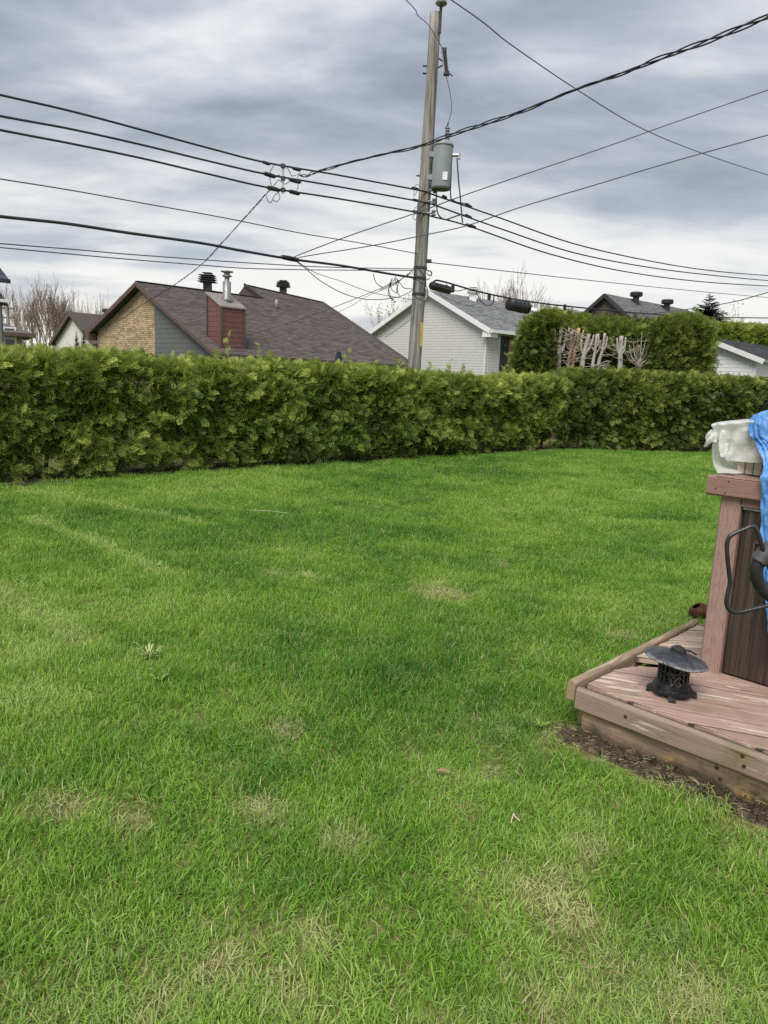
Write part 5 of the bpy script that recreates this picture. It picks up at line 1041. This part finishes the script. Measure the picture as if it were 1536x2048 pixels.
board('rail', dk(pa_+.02, pb1+.004, CT-.117), dk(pa_+.02, pb1+1.9, CT-.117), .045, .038, -D1, 'counter_stain', tub)
ca, cb0 = pa_-.035, pb0-.06
fr_ = board('counter_edge', dk(ca+.02, cb0, CT-.049), dk(ca+.02, pb1+1.9, CT-.049), .098, .038, -D1, 'counter_stain', tub, c=.010)
for bq, zz in ((cb0+.10, .028), (cb0+.045, -.012), (cb0+.09, -.03)): MB().lathe([(.004, 0), (.004, .001)], 8, A=[D2, UZ, -D1], o=dk(ca+.0005, bq, CT-.049+zz)).build('screw', 'trim_dark', fr_)
board('counter_end', dk(ca+.04, cb0+.019, CT-.049), dk(ca+.9, cb0+.019, CT-.049), .096, .036, D2, 'counter_stain', tub, c=.008)
for i in range(5): board('counter_board', dk(ca+.043+i*.084, cb0+.04+i*.084, CT-.014), dk(ca+.043+i*.084, pb1+1.9, CT-.014), .080, .026, UZ, 'counter_stain' if i else 'deck_stain', tub, c=.004)
for i in range(5): board('counter_board', dk(ca+.06+(i+1)*.084, cb0+.08+i*.084, CT-.015), dk(ca+.9, cb0+.08+i*.084, CT-.015), .080, .026, UZ, 'deck_stain', tub, c=.004)
# control recess on the panel
RP = hit(1512, 1110, dk(pa_+.02, 0, .7), D1); _, rb = deck_ab(RP[0], RP[1]); rz = RP[2]
vp = MB().box(dk(pa_+.022, rb+.05, rz+.115), (.006, .06, .03), [D1, D2, UZ]).build('vent_plate', 'black_metal', tub)
bx0, bx1, bz0, bz1 = rb-.012, rb+.13, rz-.105, rz+.06
for (b_, z_, hb_, hz_) in ((bx0, (bz0+bz1)/2, .005, (bz1-bz0)/2), (bx1, (bz0+bz1)/2, .005, (bz1-bz0)/2), ((bx0+bx1)/2, bz1, (bx1-bx0)/2, .005), ((bx0+bx1)/2, bz0, (bx1-bx0)/2, .005)): MB().box(dk(pa_+.02, b_, z_), (.008, hb_, hz_), [D1, D2, UZ]).build('recess_frame', 'trim_brown', tub)

# beige planked box on the counter, under plastic
BA = pa_+.16; BP = hit(1474, 930, dk(BA, 0, 1.3), D1); _, bb0 = deck_ab(BP[0], BP[1]); BZ = CT+.004
TPz = hit(1470, 842, dk(BA-.02, 0, 1.3), D1)[2]
box_ = thing('planked_box', dk(BA+.25, bb0+.4, BZ), 'beige planked box on the counter, mostly under clear plastic', 'box')
bar_uv('lid', BA-.01, BA+.5, bb0-.01, bb0+.86, TPz-.035, TPz-.012, 'beige_plank', box_, .004)
for i in range(22): bar_uv('plank', BA, BA+.018, bb0+i*.039+.0018, bb0+(i+1)*.039-.0018, BZ, TPz-.036, 'beige_plank', box_, .003)
for i in range(8): bar_uv('plank', BA+.02+i*.06, BA+.02+(i+1)*.06-.003, bb0, bb0+.018, BZ, TPz-.036, 'beige_plank', box_, .003)
# plastic sheet
def drape(rows, ncol, disp, a_off=0):
    P = []
    for j, row in enumerate(rows): P.append(bez(row, ncol))
    P = np.array(P); out = []
    cols = [bez(P[:, k], 7) for k in range(P.shape[1])]; G = np.array(cols).transpose(1, 0, 2); u = np.arange(G.shape[0])[:, None]; v = np.arange(G.shape[1])[None, :]
    d = disp(u/G.shape[0], v/G.shape[1]); return G-D1[None, None, :]*d[..., None]
def da_(x, y, a): return hit(x, y, dk(a, 0, 1), D1)
ps = MB(); fa = BA-.03
rows = [[dk(fa+.45, deck_ab(*da_(1430, 846, fa)[:2])[1], TPz+.0), dk(fa+.45, bb0+.2, TPz+.002), dk(fa+.45, bb0+.9, TPz)],
        [da_(1429, 846, fa+.02), da_(1462, 843, fa+.02), da_(1560, 839, fa+.02)], [da_(1428, 862, fa), da_(1464, 858, fa), da_(1562, 852, fa)],
        [da_(1430, 882, fa), da_(1466, 878, fa), da_(1562, 872, fa)], [da_(1434, 898, fa-.01), da_(1468, 898, fa), da_(1562, 896, fa)], [da_(1443, 912, fa-.015), da_(1462, 922, fa-.01), da_(1562, 927, fa-.005)]]
ps.grid(drape(rows, 14, lambda u, v: .016*np.sin(v*19+u*7)*np.clip(u*2-.3, 0, 1)+.010*(vnoise(u*9, v*9, 1, 81)-.5)+.006*(vnoise(u*26, v*20, 1, 82)-.5)))
rows = [[da_(1429, 848, fa+.04), da_(1455, 850, fa+.10), da_(1480, 850, fa+.14)], [da_(1426, 890, fa+.03), da_(1450, 892, fa+.10), da_(1478, 895, fa+.15)], [da_(1427, 925, fa+.02), da_(1448, 925, fa+.08), da_(1476, 925, fa+.13)], [dk(fa-.10, cb0+.02, CT+.006), dk(fa+.02, cb0+.10, CT+.006), dk(fa+.08, bb0+.01, CT+.006)]]
ps.grid(drape(rows, 10, lambda u, v: .012*np.sin(v*15+u*4)+.022*(vnoise(u*8, v*8, 1, 83)-.5)))
rows = [[da_(1424, 858, fa), da_(1430, 862, fa), da_(1436, 868, fa)], [da_(1416, 868, fa-.02), da_(1426, 874, fa-.03), da_(1436, 884, fa-.01)], [da_(1411, 876, fa-.03), da_(1419, 884, fa-.04), da_(1430, 882, fa-.02)], [da_(1410, 894, fa-.03), da_(1412, 893, fa-.035), da_(1424, 884, fa-.02)]]
ps.grid(drape(rows, 6, lambda u, v: .020*np.sin(v*14+u*5)))
pso = ps.build('plastic_sheet', 'plastic_film', None, smooth=True); tag(pso, 'crumpled translucent plastic sheet draped over the planked box', 'plastic sheet')
# blue tarp
ta = ca-.022
trow = [(1500, 834, pa_+.55), (1506, 830, pa_+.22), (1499, 841, pa_+.13), (1495, 856, pa_+.10), (1500, 872, pa_+.085), (1509, 885, pa_+.075), (1518, 900, pa_+.06), (1526, 920, pa_+.03), (1525, 938, pa_-.02), (1522, 952, ta-.012), (1521, 985, ta), (1521, 1030, ta), (1522, 1075, ta), (1524, 1120, ta), (1527, 1160, ta-.002), (1530, 1200, ta-.004), (1533, 1240, ta-.006), (1539, 1288, ta-.008)]
rows = []
for (x, y, a) in trow:
    p = da_(x, y, a); z = p[2]; _, b_ = deck_ab(p[0], p[1]); up_ = .05 if y < 870 else 0
    rows.append([dk(a, b_, z), dk(a, b_+.12, z+up_*.8), dk(a, b_+.45, z+up_), dk(a, b_+1.5, z+up_)])
tg = drape(rows, 16, lambda u, v: (.016*np.sin(v*52+3.0*np.sin(u*6))+.010*np.sin(v*110+u*9))*np.clip(u*2.2-.5, .25, 1)*np.clip(v*8, .15, 1)+.022*(vnoise(u*26, v*30, 1, 85)-.5)+.012*(vnoise(u*70, v*60, 1, 86)-.5))
m = MB(); m.grid(tg); tag(m.build('tarp', 'tarp', None, smooth=True), 'crumpled blue tarp hanging over the hot tub at the right edge', 'tarp')

# ------------------------------------------------------------------ iron lantern on the deck
LP = zp(1342, 1388, DZ); LP = V(LP[0], LP[1], DZ+.002)
lan = thing('iron_lantern', LP, 'black cast iron garden lantern with a wide brimmed hat on the deck', 'lantern')
la = R(24); lx, ly = V(math.cos(la), math.sin(la), 0), V(-math.sin(la), math.cos(la), 0); LA = [lx, ly, UZ]
sq = lambda q, j: 1+.13*abs(math.cos(2*q))**3 if j < 3 else 1+.05*abs(math.cos(2*q))**3
MB().lathe([(.084, .020), (.088, .024), (.086, .036), (.078, .042), (.076, .056), (.070, .060), (.069, .068), (.05, .070)], 32, A=LA, o=LP, wob=sq).build('base', 'iron', lan, smooth=False)
foot = MB(); foot.prism([(.062, -.016, .036), (.092, -.017, .028), (.108, -.014, .022), (.110, -.012, .0), (.094, -.013, .0), (.084, -.015, .014), (.062, -.016, .020)], V(0, .032, 0)); fme = foot.mesh('foot')
for k in range(4): a = la+R(45+90*k); place('foot', fme, 'iron', lan, Matrix.Translation(Vector(LP)) @ Matrix.Rotation(a, 4, 'Z'))
pil = MB(); pil.box((.066, 0, .123), (.004, .0055, .056)); pme = pil.mesh('pillar')
for k in range(20):
    if k % 5 == 4: continue
    place('pillar', pme, 'iron', lan, Matrix.Translation(Vector(LP)) @ Matrix.Rotation(6.283*k/20, 4, 'Z'))
for z in (.072, .120, .180): MB().lathe([(.060, z-.004), (.070, z-.004), (.070, z+.004), (.060, z+.004)], 28, A=LA, o=LP).build('ring', 'iron', lan)
MB().lathe([(.0555, .068), (.0545, .180), (.0535, .180), (.0545, .068)], 20, A=LA, o=LP, wob=lambda q, j: 1).build('liner', 'iron', lan)
tl_ = R(7.5); ct = V(math.cos(tl_), 0, -math.sin(tl_)); cz = V(math.sin(tl_), 0, math.cos(tl_)); CA = [ct, V(0, 1, 0), cz]; co = LP+V(.006, 0, .182)
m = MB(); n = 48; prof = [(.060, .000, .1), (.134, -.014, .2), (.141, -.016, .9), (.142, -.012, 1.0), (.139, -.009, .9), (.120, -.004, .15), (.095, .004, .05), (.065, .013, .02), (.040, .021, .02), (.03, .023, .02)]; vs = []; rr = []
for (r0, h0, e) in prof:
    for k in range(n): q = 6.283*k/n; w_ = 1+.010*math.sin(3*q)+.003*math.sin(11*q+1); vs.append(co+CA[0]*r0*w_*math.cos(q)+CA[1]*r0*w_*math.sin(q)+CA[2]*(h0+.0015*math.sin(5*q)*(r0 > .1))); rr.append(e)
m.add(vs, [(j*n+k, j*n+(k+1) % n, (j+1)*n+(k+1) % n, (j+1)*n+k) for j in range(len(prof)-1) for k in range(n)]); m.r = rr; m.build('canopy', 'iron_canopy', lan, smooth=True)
kb = MB().lathe([(.032, .017), (.034, .021), (.033, .039), (.030, .042), (.012, .051), (.003, .055), (.001, .056)], 24, A=CA, o=co).build('cap', 'black_metal', lan)
hp = [co+CA[0]*.032+CA[1]*-.010+CA[2]*.033, co+CA[0]*.060+CA[1]*-.012+CA[2]*.035, co+CA[0]*.082+CA[1]*-.004+CA[2]*.025, co+CA[0]*.084+CA[1]*.006+CA[2]*.021, co+CA[0]*.058+CA[1]*.012+CA[2]*.033, co+CA[0]*.030+CA[1]*.012+CA[2]*.033]
MB().tube(bez(hp, 6), .0028, 6).build('handle', 'black_metal', kb, smooth=True)
m = MB(); R_ = random.Random(3)
for k in range(6): a0 = R(-150+R_.uniform(0, 75)); z0 = R_.uniform(.075, .13); P = [LP+V(math.cos(a0+t*R_.uniform(.05, .2))*.0735, math.sin(a0+t*R_.uniform(.05, .2))*.0735, z0+R_.uniform(-.02, .02)) for t in range(4)]; m.tube(bez(P, 4), .0006, 3)
tag(m.build('dry_tendrils', 'pale_straw', None), 'wisp of dry plant tendrils caught on the iron lantern', 'dry plant', kind='stuff')
# rusty pot behind the post
rp = zp(1393, 1243, 0.0); rpt = thing('rusty_pot', V(rp[0], rp[1], 0), 'small rusty round pot on the grass behind the deck post', 'pot')
MB().lathe([(.03, .0), (.055, .012), (.072, .045), (.070, .075), (.052, .10), (.030, .108), (.028, .104), (.045, .092), (.058, .07)], 20, A=[V(.8, -.25, .5), V(.2, .97, .1), nrm(V(-.5, -.2, .84))], o=V(rp[0]+.03, rp[1], .03)).build('body', 'rust', rpt, smooth=True)
MB().tube([V(rp[0]-.02, rp[1]-.02, .10), V(rp[0]+.01, rp[1]-.03, .125), V(rp[0]+.05, rp[1]-.02, .11)], .006, 6).build('handle', 'rust', rpt)

# ------------------------------------------------------------------ black bent handle at the right edge
HY = 1.62; hnd = thing('push_handle', V(1.16, HY, 0), 'black bent tube handle with thick grip and thin rod loop at right edge', 'handle')
px_tube('rod', [(1560, 1204), (1536, 1211), (1500, 1220), (1475, 1225), (1459, 1220), (1453, 1206), (1456, 1185), (1460, 1165), (1458, 1145), (1455, 1115), (1454, 1092), (1458, 1075), (1470, 1066), (1490, 1058), (1502, 1053), (1511, 1056), (1518, 1072), (1526, 1098), (1540, 1140)], HY, .0052, 'black_metal', hnd, 7, 8)
px_tube('tube', [(1620, 1060), (1580, 1082), (1545, 1098), (1522, 1118), (1513, 1140), (1517, 1165), (1532, 1186), (1560, 1200), (1620, 1215)], HY+.01, .0145, 'black_rubber', hnd, 8, 12)
px_tube('grip', [(1620, 1060), (1580, 1082), (1545, 1096), (1530, 1107), (1516, 1124)], HY+.01, .0195, 'grip_rubber', hnd, 6, 14)
for x0, z1 in ((1620, 1215), (1620, 1060)):
    p = yp(x0, z1, HY+.01); MB().tube(bez([p, p+V(.06, .0, -.05), p+V(.16, .0, -.35), V(p[0]+.28, HY, .015)], 8), .0125, 10).build('leg', 'black_rubber', hnd, smooth=True)

# ------------------------------------------------------------------ small things on the lawn
def rosette(px, py, r_, label, mat='weed_leaf', n=9, seed=0, lift=.35, wd=.16):
    R_ = random.Random(seed); p = zp(px, py); z = gz(p[0], p[1])+.018; t = thing('weed', V(p[0], p[1], z), label, 'weed', 'weeds in the lawn')
    lf_ = MB(); 
    for k in range(n):
        a = 6.283*k/n+R_.uniform(-.3, .3); L = r_*R_.uniform(.6, 1.1); d = V(math.cos(a), math.sin(a), 0); s_ = V(-d[1], d[0], 0); w_ = L*wd; q = V(p[0], p[1], z); li = lift*R_.uniform(.5, 1.6)
        m = MB(); m.add([q, q+d*L*.3-s_*w_*.6+UZ*L*li*.4, q+d*L*.3+s_*w_*.6+UZ*L*li*.4, q+d*L*.7-s_*w_+UZ*L*li*.75, q+d*L*.7+s_*w_+UZ*L*li*.75, q+d*L+UZ*L*li*.8], [(0, 2, 1), (1, 2, 4, 3), (3, 4, 5)]); m.build('leaf', mat, t)
rosette(298, 1322, .085, 'pale withered weed clump left of centre in the lawn', 'weed_dry', 24, 1, .9, .07)
rosette(985, 1108, .10, 'bright weed beside the straw patch right of the lawn middle', seed=2); rosette(615, 1158, .07, 'small yellow green weed left of the lawn middle', seed=3); rosette(318, 1138, .08, 'small weed at the end of the pale wheel mark', seed=4)
rosette(467, 1136, .07, 'small weed right of the pale wheel mark', seed=5); rosette(1080, 1458, .055, 'broad leaved weed beside the deck corner', seed=6, n=7); rosette(318, 1372, .06, 'small upright weed just below the pale withered clump', seed=7, lift=1.2); rosette(762, 1968, .035, 'yellow green tuft at the bottom centre of the lawn', seed=8, lift=1.6, n=6); rosette(545, 1108, .06, 'tiny pale weed above the left straw spot', seed=9)
p = zp(1027, 1655); z = gz(p[0], p[1])+.035; m = MB(); m.tube(bez([V(p[0]-.013, p[1]-.012, z-.008), V(p[0]-.008, p[1], z+.004), V(p[0], p[1]+.018, z+.012)], 4), .0018, 5); m.tube(bez([V(p[0], p[1]+.018, z+.012), V(p[0]+.007, p[1]+.006, z+.006), V(p[0]+.02, p[1]-.006, z)], 4), .0018, 5); tag(m.build('twig', 'twig_pale'), 'small pale forked twig lying on the grass', 'twig')
a, c = zp(498, 1029), zp(574, 1035); tag(MB().tube(bez([a+UZ*.05, (a+c)/2+UZ*.06, c+UZ*.05], 5), .0035, 5).build('straw_stalk', 'pale_straw'), 'long pale straw stalk lying on the grass near the hedge', 'stalk')
p = zp(885, 1560); z = gz(p[0], p[1])+.04; m = MB(); m.add([V(p[0]-.03, p[1], z), V(p[0]-.005, p[1]+.014, z+.006), V(p[0]+.03, p[1]+.006, z-.004), V(p[0], p[1]-.010, z+.002)], [(0, 1, 2, 3)]); tag(m.build('fallen_leaf', 'dry_leaf'), 'curled brown leaf on the grass before the deck', 'leaf')
# straw litter and crumbs on the soil beside the deck
m = MB()
for k in range(260):
    bq = random.uniform(-.1, 2.2); aq = -.095+random.gauss(0, .055); p = dk(aq, bq, gz(*dk(aq, bq, 0)[:2])+.028); a = random.random()*6.283; L = random.uniform(.010, .038); d = V(math.cos(a), math.sin(a), random.uniform(-.1, .3))*L; m.tube([p-d/2, p+d/2+UZ*.002], random.uniform(.0005, .0011), 3)
tag(m.build('straw_litter', 'pale_straw'), 'dry straw litter on the bare soil along the deck', 'litter', kind='stuff')
m = MB()
for k in range(700):
    bq = random.uniform(-.1, 2.2); aq = -.075+random.gauss(0, .045); s_ = random.uniform(.002, .006); p = dk(aq, bq, gz(*dk(aq, bq, 0)[:2])+.026+s_*.3); m.box(p, (s_, s_*random.uniform(.5, 1), s_*.7), [nrm(rng.normal(0, 1, 3)), nrm(rng.normal(0, 1, 3)), nrm(rng.normal(0, 1, 3))])
tag(m.build('soil_crumbs', 'soil'), 'dark soil crumbs along the foot of the deck', 'soil', kind='stuff')
m = MB()
for k in range(700):
    u_ = random.uniform(-3, 12.6); p = H0+HD*u_-HN*random.uniform(-.05, .5); p = V(p[0], p[1], gz(p[0], p[1])+.055); a = random.random()*6.283; L = random.uniform(.03, .12); d = V(math.cos(a), math.sin(a), random.uniform(0, .4))*L; m.tube([p-d/2, p+d/2], random.uniform(.002, .004), 3)
tag(m.build('hedge_litter', 'dry_leaf'), 'brown dead cedar litter under the back hedge', 'litter', kind='stuff')
